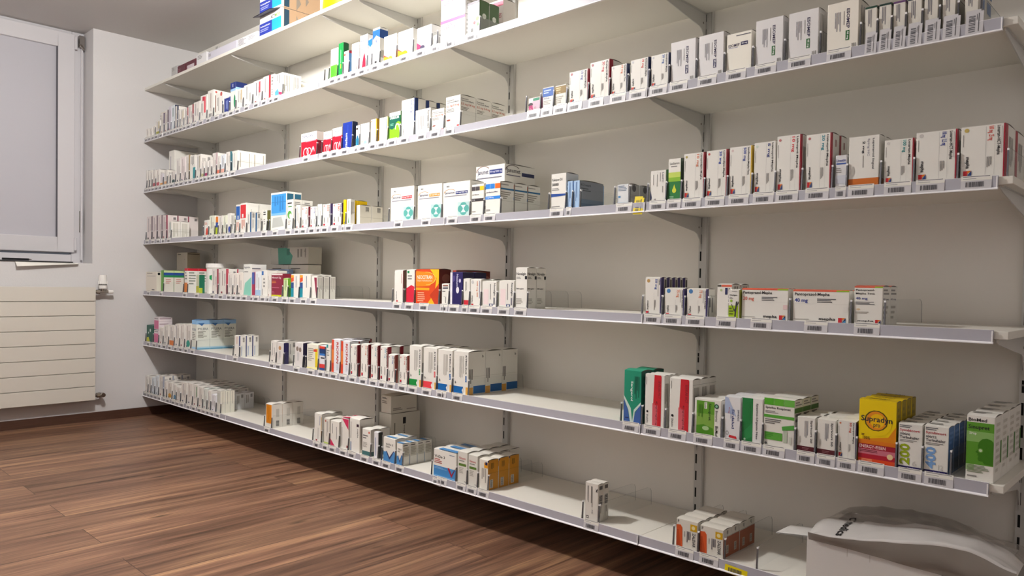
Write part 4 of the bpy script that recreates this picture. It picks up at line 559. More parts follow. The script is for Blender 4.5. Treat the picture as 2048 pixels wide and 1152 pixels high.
b(6, 1528, 1588.5, 795, dict(c='#e6e4dc', f=[(R, 0, .86, .32, 1, '#4fa821'), (R, .33, .86, .65, 1, '#5cae30'), (R, .66, .86, 1, 1, '#6ab448'), (T, 'Spiolto Respimat', .04, .77, .88, .83, '#2a2a30', 0, .014), (L, .04, .68, .6, .74, 2, GR), (R, 0, .60, 1, .66, '#5aa83c'), (L, .04, .46, .6, .57, 3, '#6a6a6a'), (R, .03, .14, .62, .30, '#5aa83c'), (L, .06, .18, .4, .28, 3, '#3f8a28'), (P, '#4fa040', [(.6, .44), (1, .50), (1, .40), (.62, .36)]), (R, .66, .12, .78, .36, '#b8c4b0'), (R, .84, .10, .92, .25, '#c8ccc0'), (C, .08, .06, .04, '#6a6a6a')], s=[(R, 0, .74, 1, .84, '#4a7a38'), (L, .1, .86, .9, .96, 2, GR), (L, .1, .5, .9, .72, 2, GR), (R, 0, .1, 1, .4, '#d4d0c4')]), 'white and green inhaler carton', uS=1605, n=3)
spi = lambda d_: dict(f=[(T, 'Spiricort ' + d_, .72, .28, .86, .93, '#33303c', 1, .02), (L, .42, .4, .64, .9, 3, '#8a8a90', 1), (O, .17, .35, .05, .1, '#b8b4ac'), (R, 0, 0, 1, .17, '#5a2028'), (L, .3, .05, .7, .13, 2, '#8a5a60')], s=[(R, 0, 0, 1, .17, '#4a1a20')])
b(6, 1594.5, 1629.5, 833, spi('20'), 'white carton with dark brown foot', uS=1634, n=3)
b(6, 1634.5, 1671, 838, spi('50'), 'second white carton with dark brown foot', n=3)
b(6, 1675.5, 1712, 840, mepha('50 mg', '#d8604a', 'Sumatriptan-Mepha', '#3a2a5a', '#c87a5a', False), 'small white carton with orange 50 mg', uS=1716, n=3)
b(6, 1717.5, 1792, 798, dict(c='#efcf00', f=[(P, '#e08a10', [(0, .32), (1, .36), (1, .62), (.80, .44), (0, .36)]), (R, 0, .30, 1, .36, '#e07a18'), (C, .49, .66, .40, '#f0d000'), (A, .47, .68, .32, .165, 0, 360, .12, '#5a4a10'), (C, .47, .68, .27, '#e8901c'), (C, .50, .68, .20, '#f0c000'), (T, 'Supradyn', .06, .635, .90, .75, '#181a34', 0, .016), (T, 'pro', .40, .56, .58, .63, '#181a34', 0, .014), (L, .08, .42, .16, .46, 2, '#6a3a10'), (T, '100%', .12, .37, .32, .42, '#6a3a10'), (R, 0, .21, 1, .30, '#a0182c'), (T, 'ENERGY-EISEN', .03, .235, .74, .285, '#f0dcd8', 0, .014), (R, 0, .14, 1, .22, '#c87080'), (L, .05, .16, .7, .205, 2, '#6a1a28'), (R, 0, .07, 1, .14, '#b01a30'), (R, 0, 0, 1, .07, '#d8481c'), (C, .86, .14, .08, '#ead0a0'), (L, .1, .02, .6, .06, 2, '#f0a880')], sc='#a89018', s=[(L, .2, .4, .8, .9, 5, '#8a7a20'), (R, 0, 0, 1, .3, '#8a4a20')], tc='#d8b800', t=[(T, 'Supradyn', .2, .2, .75, .8, '#5a4a10')]), 'large yellow vitamin carton with orange ring', uS=1802, n=4, short='large yellow carton')
sym = lambda n1, n2, nc, c3: dict(f=[(L, .04, .90, .7, .97, 2, '#5a5a60'), (T, 'Symbicort', .05, .82, .90, .89, '#b82838', 0, .014), (T, n1, .05, .75, .5, .80, '#33303c', 0, .014), (T, 'Turbuhaler', .05, .675, .88, .735, '#33303c', 0, .014), (L, .06, .59, .9, .65, 2, GR), (T, n2, .06, .10, .50, .56, nc, -1, .04), (T, c3, .60, .09, .80, .20, '#c8c6c0'), (R, 0, 0, 1, .07, '#241c58'), (T, 'AstraZeneca', .4, .02, .9, .05, '#b0a8d0')], t=[(L, .1, .2, .8, .8, 2, GR)])
b(6, 1796.5, 1845.5, 846, sym('200/6', '200', '#9aae1c', '6'), 'white inhaler carton with lime figures', n=5, dep=.042)
b(6, 1848.5, 1896.5, 851, sym('400/12', '400', '#7aa4d8', '12') | dict(sc='#42689a', s=[(R, 0, .33, 1, .335, '#7a98c0'), (R, .1, .05, .9, .3, '#33506e'), (L, .1, .6, .9, .9, 3, '#5a7cb0')]), 'white inhaler carton with light blue figures', n=5, dep=.042)
b(6, 1932.5, 1988.5, 830, dict(c='#e9e7e0', f=[(R, 0, .25, .98, .90, '#5c9a2c'), (R, 0, .16, .3, .25, '#a8c890'), (R, .0, .60, .98, .76, '#8ab868'), (T, 'BioMed', .06, .915, .72, .965, '#26262a', 0, .016), (T, 'Sinupret', .06, .78, .82, .86, '#26262a', 0, .016), (T, 'Sirup', .1, .70, .36, .75, '#f0f4ec', 0, .014), (P, '#3c7a12', [(.97, .27), (.66, .27), (.60, .31), (.46, .31), (.42, .35), (.45, .385), (.40, .40), (.43, .42), (.34, .445), (.43, .49), (.42, .55), (.47, .61), (.58, .655), (.74, .67), (.90, .65), (.97, .62)]), (C, .52, .475, .09, '#7aa850'), (C, .52, .475, .055, '#c8dcb8'), (L, .05, .12, .85, .24, 6, '#7a8a6a'), (L, .06, .04, .4, .08, 1, GR)], s=[(L, .2, .1, .8, .9, 8, '#c8c4ba'), (R, .82, .25, 1, .6, '#3c7a20')], t=[(L, .1, .2, .8, .6, 2, GR)]), 'tall white and green sinus syrup carton', n=4, uS=2003, short='white and green carton', bulge=.004, div=0, lab=0)
# --- bottom shelf
bs = [(290.5, 296.5, 751, {}), (297.5, 302.5, 754, {}), (303.5, 309.5, 755, dict(c='#d8e0e6')), (311, 317.5, 752, dict(c='#dde4ea')), (318.5, 327, 751, dict(strip='#9aa0b0')), (328.5, 333.5, 762, {}), (335, 344.5, 764, dict(blob='#d09a3a')), (346, 353, 768, dict(blob='#5a88a8')), (354, 361.5, 774, dict(blob=None)), (363, 373, 764, dict(foot=None)), (375.5, 385, 766, {}), (386.5, 396, 769, dict(acc='#7a9a7a')), (397.5, 405.5, 774, {}), (407, 414, 777, dict(c='#dfe4de')), (415.5, 421.5, 781, {}), (423, 432, 789, dict(c='#e6e6ea'))]
bd = ['slim white carton against the window wall', 'slim white carton with dotted mark', 'pale blue white carton', 'pale blue white carton with swirl', 'white carton with silver edge', 'narrow white carton with tan print', 'white carton with orange blob', 'white carton with blue blob', 'narrow white carton with black headings', 'tall white carton with fine print', 'white carton with dark green drawing', 'white carton with sage print', 'white carton with pale pink print', 'white carton with mint tint', 'narrow white carton with purple line', 'low white plastic-wrapped carton']
for i, (a, c_, t, kw) in enumerate(bs): b(7, a, c_, t, slim(110 + i, **kw), bd[i], n=4 if i > 8 else 3, dep=.05)
b(7, 434, 441.5, 781, dict(c='#d8d8d0', f=[(L, .2, .2, .8, .9, 2, '#a8b0a4', 1)], sc='#e8e5d8', s=[(L, .4, .4, .6, .95, 1, '#a09a8c', 1)]), 'last white carton of the corner row', uS=451, n=3)
b(7, 531.5, 543.5, 807, dict(c='#e8e4dc', f=[(R, .1, .18, .97, .98, '#e08a14'), (L, .3, .3, .8, .9, 3, '#c8740c', 1)], s=[(R, .4, .45, .7, .8, '#c8c4bc'), (B, .4, .06, .7, .3, 1), (R, 0, .52, 1, .524, '#aaa498')]), 'white carton with orange front', uS=565, n=3, short='white and orange carton', bulge=.004)
b(7, 629, 643, 826, dict(f=[(L, .75, .6, .85, .93, 1, '#4a5aa0', 1), (R, .2, .02, .4, .08, DR), (L, .5, .1, .6, .5, 1, GR, 1), (R, .93, .0, 1, .9, '#d8b050')]), 'leaning white carton with gold edge', n=2)
b(7, 648, 659, 836, dict(c='#e4e0d6', f=[(C, .3, .9, .12, '#b86a5a'), (L, .5, .3, .8, .9, 2, GR, 1), (R, .0, 0, 1, .08, '#b8c86a')]), 'white carton with torn lime foot', n=2)
b(7, 661, 678, 841, dict(f=[(P, '#d0305c', [(0, .0), (0, .28), (.55, 0)]), (L, .2, .5, .35, .9, 1, GR, 1), (L, .7, .3, .82, .8, 1, GR, 1)]), 'white carton with raspberry foot corner', n=2)
b(7, 682.5, 697, 835, dict(f=[(P, '#c8305c', [(.1, .98), (.98, .98), (.98, .65)]), (L, .1, .1, .2, .7, 1, GR, 1), (R, .75, .06, .95, .14, DR)], t=[(P, '#c8305c', [(0, 0), (1, 0), (1, .6), (.5, .4)])]), 'white carton with raspberry top corner', n=2)
b(7, 699.5, 719, 836, dict(f=[(L, .1, .4, .2, .9, 1, GR, 1), (T, 'mepha', .75, .45, .88, .72, BK, 1), (R, .7, .78, .92, .86, '#3a2030'), (L, .1, .03, .25, .3, 1, '#4a6a9a', 1)], s=[(L, .1, .1, .3, .8, 1, '#b8b4ac', 1)]), 'tall white carton with tiny dark square', uS=748, n=2, bulge=.006)
b(7, 724.5, 741, 857, dict(f=[(R, 0, .0, 1, .17, '#3f6e6e'), (L, .1, .6, .7, .78, 2, '#6a6a6a'), (L, .1, .3, .7, .5, 4, '#a8a49c'), (R, .75, .86, .9, .93, '#d8604a')], s=[(R, 0, 0, 1, .17, '#3a5a5a')]), 'white carton with grey teal foot', uS=749, n=2)
b(7, 748, 756, 864, dict(c='#e2e2e6', f=[(L, .3, .1, .6, .8, 1, '#7a8ab0', 1)], sc='#3a3f3c', s=[(R, 0, 0, .1, 1, '#e2e2e6'), (R, .8, 0, 1, .9, '#b8b8b8')]), 'slim white carton with black side', uS=766, n=1)
vid = [(P, '#4a8ac4', [(0, 0), (0, .40), (.25, .42), (.5, .15), (.9, .5), (1, .45), (1, 0)]), (P, '#3a3f6a', [(.22, .44), (.30, .44), (.52, .22), (.85, .5), (.92, .5), (.52, .1)]), (T, 'Vi-De 3', .2, .70, .8, .78, BK, 0, .014), (L, .2, .58, .7, .66, 2, GR)]
b(7, 767, 790.5, 874, dict(f=vid[:0] + [(R, 0, 0, .40, .28, '#2a4a88')] + vid, t=[(R, .1, .1, .9, .4, '#5a90c0')]), 'white drops carton with blue drawing', n=2)
b(7, 793.5, 805, 886, dict(f=vid, s=[(R, .1, .4, .9, .85, '#c8c5ba'), (L, .1, .86, .7, .93, 1, BK), (L, .1, .45, .9, .8, 5, '#a8a498')], t=[(R, 0, 0, 1, .4, '#4f8cc4')], tc='#e6e4de'), 'lower white drops carton', uS=820, n=4)
b(7, 758, 782, 824, dict(c='#dcd8cc', s=[(R, .40, .70, .50, .88, BK), (T, 'mepha', .42, .35, .48, .66, BK, 1), (L, .1, .2, .18, .75, 1, '#8a867c', 1)]), '', yf=-.19, uS=840, full='broad white carton at the back behind the drops cartons, lower of two, bottom shelf')
BB = ITEMS[-1]
b(7, 763, 782, 790, dict(c='#dcd8cc', f=[(L, .08, .78, .7, .90, 2, '#3a3630'), (L, .08, .5, .6, .7, 2, '#8a867c')], s=[(L, .08, .12, .5, .3, 2, '#8a867c'), (L, .6, .12, .95, .2, 1, '#8a867c')]), '', yf=-.19, z0=BB['z'] + BB['h'] + .002, uS=834, full='white carton stacked on the broad one behind the drops cartons, bottom shelf')
b(7, 867.5, 912.5, 897, dict(f=[(R, 0, 0, 1, .40, '#3f84c0'), (R, 0, .02, 1, .05, '#7ab0d8'), (T, 'Vi-De 3', .04, .70, .50, .80, BK, 0, .016), (L, .04, .47, .45, .66, 3, '#b8605a'), (L, .7, .86, .92, .90, 1, '#4a6a8a'), (P, '#a01c34', [(.62, .40), (.70, .42), (.80, .20), (.98, .44), (1, .50), (.80, .08)]), (L, .04, .28, .6, .36, 2, '#8ab8e0')], t=[(R, .2, .0, 1, .45, '#4f8cc4')], tc='#e6e4de'), 'white and blue vitamin drops carton with tick', n=3)
vim = dict(f=[(T, 'Vimovo', .12, .76, .82, .84, '#b8404a', 0, .014), (L, .15, .66, .7, .73, 1, GR), (R, .12, .55, .88, .63, '#5a7a30'), (L, .15, .3, .8, .5, 4, '#a8a49c'), (L, .7, .04, .9, .08, 1, GR)], c='#dcdad2')
b(7, 915.5, 934.5, 902, vim, 'white carton with olive bar', n=4)
b(7, 936.5, 955, 909, vim, 'second white carton with olive bar', n=4)
b(7, 958.5, 975.5, 918, dict(c='#e6e2d8', f=[(R, .58, .74, 1, .92, '#e09a14'), (R, .7, .84, .95, .94, '#1d2350'), (L, .3, .2, .9, .72, 3, '#9a968c', 1)], sc='#c98a1e', s=[(R, .2, .06, .5, .34, '#d8d4c8'), (B, .25, .08, .45, .32, 1), (L, .3, .65, .6, .9, 3, '#6a5410', 1), (R, 0, .57, 1, .575, '#8a6418'), (R, 0, .94, .1, 1, '#1d2350')]), 'white carton with mustard yellow side', uS=997, n=3, short='mustard-sided carton', bulge=.004)
b(7, 1170.5, 1196, 964, dict(c='#dedad2', f=[(L, .18, .3, .3, .92, 2, '#6a6664', 1), (L, .45, .35, .6, .92, 2, '#4a4644', 1), (P, BK, [(.78, .78), (.95, .90), (.95, .84)]), (P, BK, [(.78, .90), (.95, .80), (.9, .78)]), (R, .1, .05, .3, .12, '#4a4644'), (R, .14, .07, .26, .10, '#dedad2'), (T, '5 mg', .5, .2, .62, .3, '#6a6a6a', 1)], s=[(B, .2, .45, .8, .7, 1), (R, .2, .85, .8, .95, '#6a6664'), (L, .3, .1, .7, .4, 2, '#8a867c', 1)]), 'slim white carton alone on the bare board', uS=1207, n=2)
zal = dict(c='#dedad0', f=[(P, '#d0582a', [(0, 0), (0, .78), (.2, .80), (.28, .70), (.30, 0)]), (P, '#b84820', [(.02, 0), (.02, .6), (.1, .62), (.22, .1), (.22, 0)]), (R, .66, .66, .97, .90, '#d0a41c'), (O, .80, .78, .08, .07, '#e8dca8'), (T, 'ZALDIAR', .76, .10, .90, .60, '#3a3a42', 1), (L, .50, .2, .70, .62, 3, '#5a5660', 1), (L, .38, .4, .42, .6, 1, GR, 1), (L, .06, .86, .14, .97, 2, '#3a3a42', 1)], s=[(R, 0, 0, 1, .72, '#a3542f'), (R, .35, .12, .65, .42, '#c8c0b0'), (B, .38, .15, .62, .40, 1), (L, .4, .78, .6, .95, 2, '#6a665e', 1)])
b(7, 1353, 1395, 1036, zal, 'orange and white painkiller carton', n=4, dep=.038, short='orange and white carton')
b(7, 1400.5, 1446.5, 1050, zal, 'taller orange and white painkiller carton', uS=1463, n=4, short='orange and white carton')
# ------------------------------------------------------------------ room
def room():
    X1, Y1 = 5.1, -2.8
    m = MB(); m.box((-0.3, Y1 - .1, -0.1), (X1 + .1, 0.1, 0), M_floor); struct(m.build('floor'))
    m = MB(); m.box((-0.3, Y1 - .1, CEIL), (X1 + .1, 0.1, CEIL + .1), M_ceil); struct(m.build('ceiling'))
    m = MB(); m.box((-0.3, 0, 0), (X1 + .1, 0.1, CEIL), M_back); struct(m.build('wall_back'))
    m = MB(); m.box((X1, Y1, 0), (X1 + .1, 0, CEIL), M_wall); struct(m.build('wall_right'))
    m = MB(); m.box((-0.3, Y1 - .1, 0), (X1 + .1, Y1, CEIL), M_wall); struct(m.build('wall_front'))
    # window wall: full height beside the opening, low below it
    zs = 0.985 - ZO; ya, yb = -0.592, -2.05
    m = MB(); m.box((-0.3, ya, 0), (0, 0, CEIL), M_wall); m.box((-0.3, yb, 0), (0, ya, zs), M_wall); m.box((-0.3, Y1, 0), (0, yb, CEIL), M_wall); struct(m.build('wall_left'))
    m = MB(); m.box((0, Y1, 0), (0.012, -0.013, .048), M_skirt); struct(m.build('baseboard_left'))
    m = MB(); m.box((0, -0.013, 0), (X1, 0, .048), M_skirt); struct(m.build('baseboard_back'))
    # window
    F0, F1 = -0.20, -0.155
    m = MB()
    m.box((F0, ya - .062, zs), (F1, ya, CEIL), M_frame); m.box((F0, yb, zs), (F1, yb + .062, CEIL), M_frame)
    m.box((F0, yb + .0625, zs), (F1, ya - .0625, zs + .05), M_frame); m.box((F0, yb + .0625, CEIL - .03), (F1, ya - .0625, CEIL), M_frame)
    fr = m.build('window_1', bevel=.003); struct(fr)
    m = MB(); a, c_, z0, z1 = ya - .052, yb + .052, zs + .062, CEIL - .018; S0, S1 = -0.175, -0.135; w_ = .085
    m.box((S0, a - w_, z0), (S1, a, z1), M_frame); m.box((S0, c_, z0), (S1, c_ + w_, z1), M_frame); m.box((S0, c_ + w_, z0), (S1, a - w_, z0 + w_), M_frame); m.box((S0, c_ + w_, z1 - w_), (S1, a - w_, z1), M_frame)
    sash = m.build('sash', fr, bevel=.004)
    m = MB(); m.box((S0 + .015, c_ + w_ - .005, z0 + w_ - .005), (S0 + .021, a - w_ + .005, z1 - w_ + .005), M_blind); m.build('pane', fr)
    m = MB(); q = .006
    for (p, r_) in (((a - w_, z0 + w_), (a - w_ - q, z1 - w_)), ((c_ + w_ + q, z0 + w_), (c_ + w_, z1 - w_))): m.box((S1 - .012, r_[0], z0 + w_), (S1 - .001, p[0], z1 - w_), mat('gasket', '#55535a', .6))
    m.build('gasket', fr)
    for z in (z0 + .012, z1 - .085):
        m = MB(); m.tube((S1 + .004, a + .004, z), (S1 + .004, a + .004, z + .07), .007, .007, M_frame, 12); h = m.build('hinge', fr, smooth=False)
    m = MB(); m.box((F1, ya - .032, CEIL - .085), (F1 + .03, ya - .006, CEIL - .02), M_hingem); m.tube((F1 + .02, ya - .028, CEIL - .07), (F1 + .045, ya - .012, CEIL - .1), .009, .006, M_chrome, 12); m.box((F1, ya - .022, zs + .18), (F1 + .012, ya - .010, zs + .30), M_hingem); m.tube((F1 + .015, ya - .016, zs + .18), (F1 + .015, ya - .016, zs + .34), .0035, .0035, M_chrome, 10)
    m.build('latch_gear', fr)
    m = MB(); m.tube((F1 + .02, ya - .016, zs + .02), (F1 + .02, ya - .016, CEIL - .09), .0062, .0062, M_frame, 12); m.build('operating_rod', fr)
    # on the sill
    m = MB(); m.box((-0.10, -1.62, zs + .001), (0.006, -0.69, zs + .007), mat('black_folder', '#1c1c20', .5)); tag(m.build('document_folder'), 'thin black folder lying along the window sill edge', 'folder')
    m = MB(); m.tube((-.01, -1.02, zs + .013), (-.006, -.90, zs + .013), .0055, .0055, mat('pen_black', '#141416', .3), 12); m.tube((-.006, -.90, zs + .013), (-.005, -.885, zs + .013), .0045, .001, M_hingem, 12); tag(m.build('ballpoint_pen'), 'black ballpoint pen lying on the folder on the window sill', 'pen')
    m = MB(); zz = zs + .0005
    pts = [(-.08, zz, 0), (-.0, zz, 0), (.012, zz - .003, .0), (.03, zz - .016, .0)]
    P_ = lambda y0, dz: [(x, y0, z + dz) for x, z, _ in pts]
    A_, B_ = P_(-.965, -.0), P_(-.665, .0); A_[-1] = (.036, -.962, zz - .026); B_[-1] = (.024, -.672, zz - .006)
    for i in range(3): m.face([A_[i], B_[i], B_[i + 1], A_[i + 1]], M_paper); m.face([(v[0], v[1], v[2] - .0006) for v in (A_[i + 1], B_[i + 1], B_[i], A_[i])], M_paper)
    tag(m.build('paper_sheet'), 'white printed sheet drooping over the window sill edge', 'paper')
room()

def radiator():
    r = empty('radiator', (0.05, -1.2, 0.126), 'cream white flat-panel radiator with eight horizontal slats under the window', 'radiator')
    def par(o): o.parent = r; o.matrix_parent_inverse = r.matrix_world.inverted(); return o
    bpy.context.view_layer.update()
    z0, z1 = 0.2259 - ZO, 0.8546 - ZO; y0, y1 = -0.598, -1.95; hh = (z1 - z0) / 8
    m = MB()
    for i in range(8): m.box((.066, y1, z0 + i * hh + .0012), (.080, y0, z0 + (i + 1) * hh - .0012), M_rad)
    par(m.build('front_slats', bevel=.002))
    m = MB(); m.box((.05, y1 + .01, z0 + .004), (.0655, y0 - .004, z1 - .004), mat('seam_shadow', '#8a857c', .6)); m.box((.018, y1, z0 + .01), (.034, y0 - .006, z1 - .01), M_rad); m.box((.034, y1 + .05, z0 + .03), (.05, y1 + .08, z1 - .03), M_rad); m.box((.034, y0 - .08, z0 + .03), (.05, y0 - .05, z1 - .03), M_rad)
    par(m.build('back_panel', bevel=0))
    m = MB(); x = .05; zv = 0.884 - .056 - ZO
    m.tube((x, y0 - .02, zv), (x, y0 + .012, zv), .009, .009, M_chrome); m.tube((x, y0 + .012, zv), (x, y0 + .03, zv), .013, .013, M_chrome, 6); m.tube((x, y0 + .03, zv), (x, y0 + .075, zv), .0085, .0085, M_chrome); m.tube((x, y0 + .045, zv), (x, y0 + .045, zv + .022), .009, .011, M_chrome); m.tube((x, y0 + .055, zv), (.001, y0 + .055, zv), .007, .007, M_chrome)
    par(m.build('valve_body'))
    m = MB(); m.tube((x, y0 + .072, zv), (x, y0 + .098, zv), .011, .010, M_white, 20); par(m.build('valve_cap'))
    m = MB(); zt = zv + .018
    m.tube((x, y0 + .045, zt), (x, y0 + .045, zt + .018), .021, .0225, M_white, 28); m.tube((x, y0 + .045, zt + .0182), (x, y0 + .045, zt + .026), .0205, .0205, mat('thermo_gap', '#6a6664', .6), 28); m.tube((x, y0 + .045, zt + .0262), (x, y0 + .045, zt + .076), .0225, .019, M_white, 28)
    for i in range(14):
        t = i / 14 * 6.283; m.box((x + .0222 * math.cos(t) - .0012, y0 + .045 + .0222 * math.sin(t) - .0012, zt + .024), (x + .0222 * math.cos(t) + .0012, y0 + .045 + .0222 * math.sin(t) + .0012, zt + .042), M_white)
    h = m.build('thermostat_head'); h['label'] = 'white thermostat head'; par(h)
    m = MB(); zl = 0.2495 - ZO
    m.tube((x, y0 - .02, zl), (x, y0 + .015, zl), .010, .010, M_hingem); m.tube((x, y0 + .015, zl), (x, y0 + .032, zl), .014, .014, M_chrome, 6); m.tube((x, y0 + .03, zl), (x, y0 + .052, zl), .010, .012, M_hingem); m.tube((x, y0 + .044, zl), (.001, y0 + .044, zl), .009, .009, M_hingem); m.tube((x, y0 + .044, zl), (x + .022, y0 + .044, zl), .013, .012, M_chrome, 20)
    par(m.build('return_valve'))
radiator()

def lamp():
    r = empty('ceiling_lamp', (LAMP.x, LAMP.y, CEIL), 'round white flush ceiling lamp in front of the shelves', 'lamp'); bpy.context.view_layer.update()
    m = MB(); m.tube((LAMP.x, LAMP.y, CEIL - .012), (LAMP.x, LAMP.y, CEIL), .10, .10, M_white, 40); o = m.build('lamp_housing'); o.parent = r; o.matrix_parent_inverse = r.matrix_world.inverted()
    e = bpy.data.materials.new('lamp_glow'); e.use_nodes = True; bs = e.node_tree.nodes['Principled BSDF']; bs.inputs['Emission Color'].default_value = (1, .93, .84, 1); bs.inputs['Emission Strength'].default_value = 2.0; bs.inputs['Base Color'].default_value = (.9, .9, .9, 1)
    m = MB(); m.tube((LAMP.x, LAMP.y, CEIL - .020), (LAMP.x, LAMP.y, CEIL - .0121), .08, .09, e, 40); o = m.build('diffuser'); o.parent = r; o.matrix_parent_inverse = r.matrix_world.inverted()
lamp()

# ------------------------------------------------------------------ shelf system
for i, x in enumerate(UPX):
    m = MB(); xa, xb = x - .007, x + .021; z0, z1 = .055, CEIL - .02
    m.box((xa, -.012, z0), (xb, -.0005, z1), M_steel)
    m.face([(xb - .003, -.0122, z0), (xb - .002, -.0122, z0), (xb - .002, -.0122, z1), (xb - .003, -.0122, z1)], mat('edge_line', '#8f8d88', .5))
    z = .085
    while z < z1 - .03:
        m.box((x - .0028, -.0123, z), (x + .0022, -.0121, z + .028), M_dark); z += .05  # slots are flat dark boxes, the recess shade is in their colour
    m.box((x - .002, -.0125, .60), (x + .001, -.0122, .604), M_hingem)
    tag(m.build('shelf_upright'), f'white slotted steel wall upright, {ordw(i + 1)} from the window wall', 'upright', 'slotted uprights on the shelf wall')
BZ = [.985]
def bracket_mesh():
    m = MB()
    prof = [(-.303, -.0004), (-.303, -.006), (-.28, -.012), (-.05, -.044), (-.035, -.050), (-.022, -.066), (-.0135, -.098), (-.0128, -.098), (-.0128, -.0004)]
    m.prism(prof, -.0012, .0012, M_steel)
    m.box((-.004, -.30, -.0022), (.004, -.0128, -.0003), M_steel)
    m.tube((-.0015, -.028, -.03), (.0020, -.028, -.03), .003, .003, M_hingem, 10)
    return m
proto = None; nb = 0
for k in range(1, 8):
    for i, x in enumerate(UPX):
        if proto is None: proto = bracket_mesh().build('shelf_bracket'); o = proto
        else: o = proto.copy(); COL.objects.link(o)
        o.location = (x, 0, TOP[k] - .0155)
        tag(o, f'white steel shelf bracket under the {NAME[k]} shelf, {ordw(i + 1)} from the window wall', 'bracket', 'brackets under the shelves')
for k in range(1, 8):
    for i in range(6):
        xa, xb = XJ[i] + .0006, XJ[i + 1] - .0006
        r = empty('shelf', ((xa + xb) / 2, 0, TOP[k]), f'cream white shelf board, {NAME[k]} level, {ordw(i + 1)} section from the window wall', 'shelf', 'wall shelf sections')
        m = MB(); cx, cz = (xa + xb) / 2, TOP[k]; yf = -.3115 if k > 1 else -.316
        m.box((xa - cx, yf, -.0155), (xb - cx, -.0135, 0), M_board); m.build('board', r, bevel=.0012)
        if k > 1:
            xb2 = xb if i < 5 else 4.257; m = MB(); t = .0025
            z1, z0 = ZB[k] + .0268 - cz, ZB[k] - cz
            m.prism([(-.3120, z1), (-.3145, z1), (-.3160, z0 + .0035), (-.3160 + .0025, z0 + .0035)], xa - cx + .0006, xb2 - cx - .0006, M_rail)
            m.prism([(-.3125, z0 + .0042), (-.3164, z0 + .0042), (-.3196, z0 + .0018), (-.3196, z0), (-.3125, z0)], xa - cx + .0006, xb2 - cx - .0006, M_lip)
            m.prism([(-.3116, .0018), (-.3148, .0018), (-.3148, z1 + .0001), (-.3116, z1 + .0001)], xa - cx + .0006, xb2 - cx - .0006, M_lip)
            ra = m.build('label_rail', r)
            m = MB(); m.box((xb2 - cx - .0035, -.3182, z0 + .001), (xb2 - cx - .0012, -.3163, z1 - .002), M_tip); m.build('rail_end', ra)

# ------------------------------------------------------------------ lay out the cartons
def dup_item(it, **k): q = dict(it); q.update(k); q['n'] = 1; q['front'] = False; ITEMS.append(q); return q
dup_item(ACTI, z=ACTI['z'] + ACTI['h'] + .0022, full='blue-banded plaster carton, upper of two, beside the yellow bag on the top shelf')
ACTI['full'] = 'blue-banded plaster carton, lower of two, on the top shelf'
dup_item(GRAN, z=GRAN['z'] + GRAN['h'] + .0022, full='white granule carton with pink bar, upper of two, second-highest shelf')
dup_item(PNK, z=PNK['z'] + PNK['h'] + .0045, h=PNK['h'] * .95, full='pink carton stacked on another near the window wall, second-lowest shelf')
dup_item(TALL5, z=TOP[5], h=.114, full='cream carton on the board under the raised cream one, near the corner, third-lowest shelf')
E4 = [i for i in ITEMS if i['desc'] == 'white carton with blue and orange squares'][0]
nz = E4['z'] + E4['h'] + .0045; CALLJ['h'] = CALLJ['z'] + CALLJ['h'] - nz; CALLJ['z'] = nz
fronts = {k: sorted([i for i in ITEMS if i['k'] == k and i['front']], key=lambda i: i['x0']) for k in range(1, 8)}
for k, L_ in fronts.items():
    if L_ and L_[0]['x0'] < .004: L_[0]['x0'] = .004
    for a, c_ in zip(L_, L_[1:]):
        if a['x1'] > c_['x0'] - .0034:
            mid = min(a['x1'], c_['x0'] + .002); a['x1'] = mid - .0017; c_['x0'] = max(c_['x0'], mid + .0017)
        a['next'] = c_['x0']
rear = [i for i in ITEMS if not i['front']]
rear += [dict(k=5, x0=x_at(534, -.185, .85), x1=x_at(580, -.185, .85), y=-.187, z=TOP[5], h=.13), dict(k=5, x0=x_at(536, -.15, .85), x1=x_at(620, -.15, .85), y=-.153, z=TOP[5], h=.2), dict(k=5, x0=x_at(403, -.26, .85), x1=x_at(452, -.26, .85), y=-.272, z=TOP[5], h=.2)]
for a in ITEMS:
    if a['d'] < .02 and a['desc'][:20] != 'slim white and lime ': a['d'] = .045
for a in ITEMS:
    a['n'] = max(1, min(a['n'], int((-.016 - a['y']) / (a['d'] + .0012))))
    a['d'] = min(a['d'], (-.016 - a['y']))
    for r_ in rear:
        if r_ is a or r_['k'] != a['k'] or r_['y'] <= a['y']: continue
        if a['x0'] < r_['x1'] - .001 and a['x1'] > r_['x0'] + .001 and a['z'] < r_['z'] + r_['h'] and r_['z'] < a['z'] + a['h']:
            room_ = r_['y'] - .003 - a['y']
            a['n'] = max(1, min(a['n'], int(room_ / (a['d'] + .0012)))); a['d'] = min(a['d'], room_)
rnd = random.Random(3)
for k, L_ in fronts.items():
    for i, it in enumerate(L_): it['ord'] = i + 1
seen = set()
def uniq(s):
    while s in seen: s = s.rstrip('.') + ' again'
    seen.add(s); return s
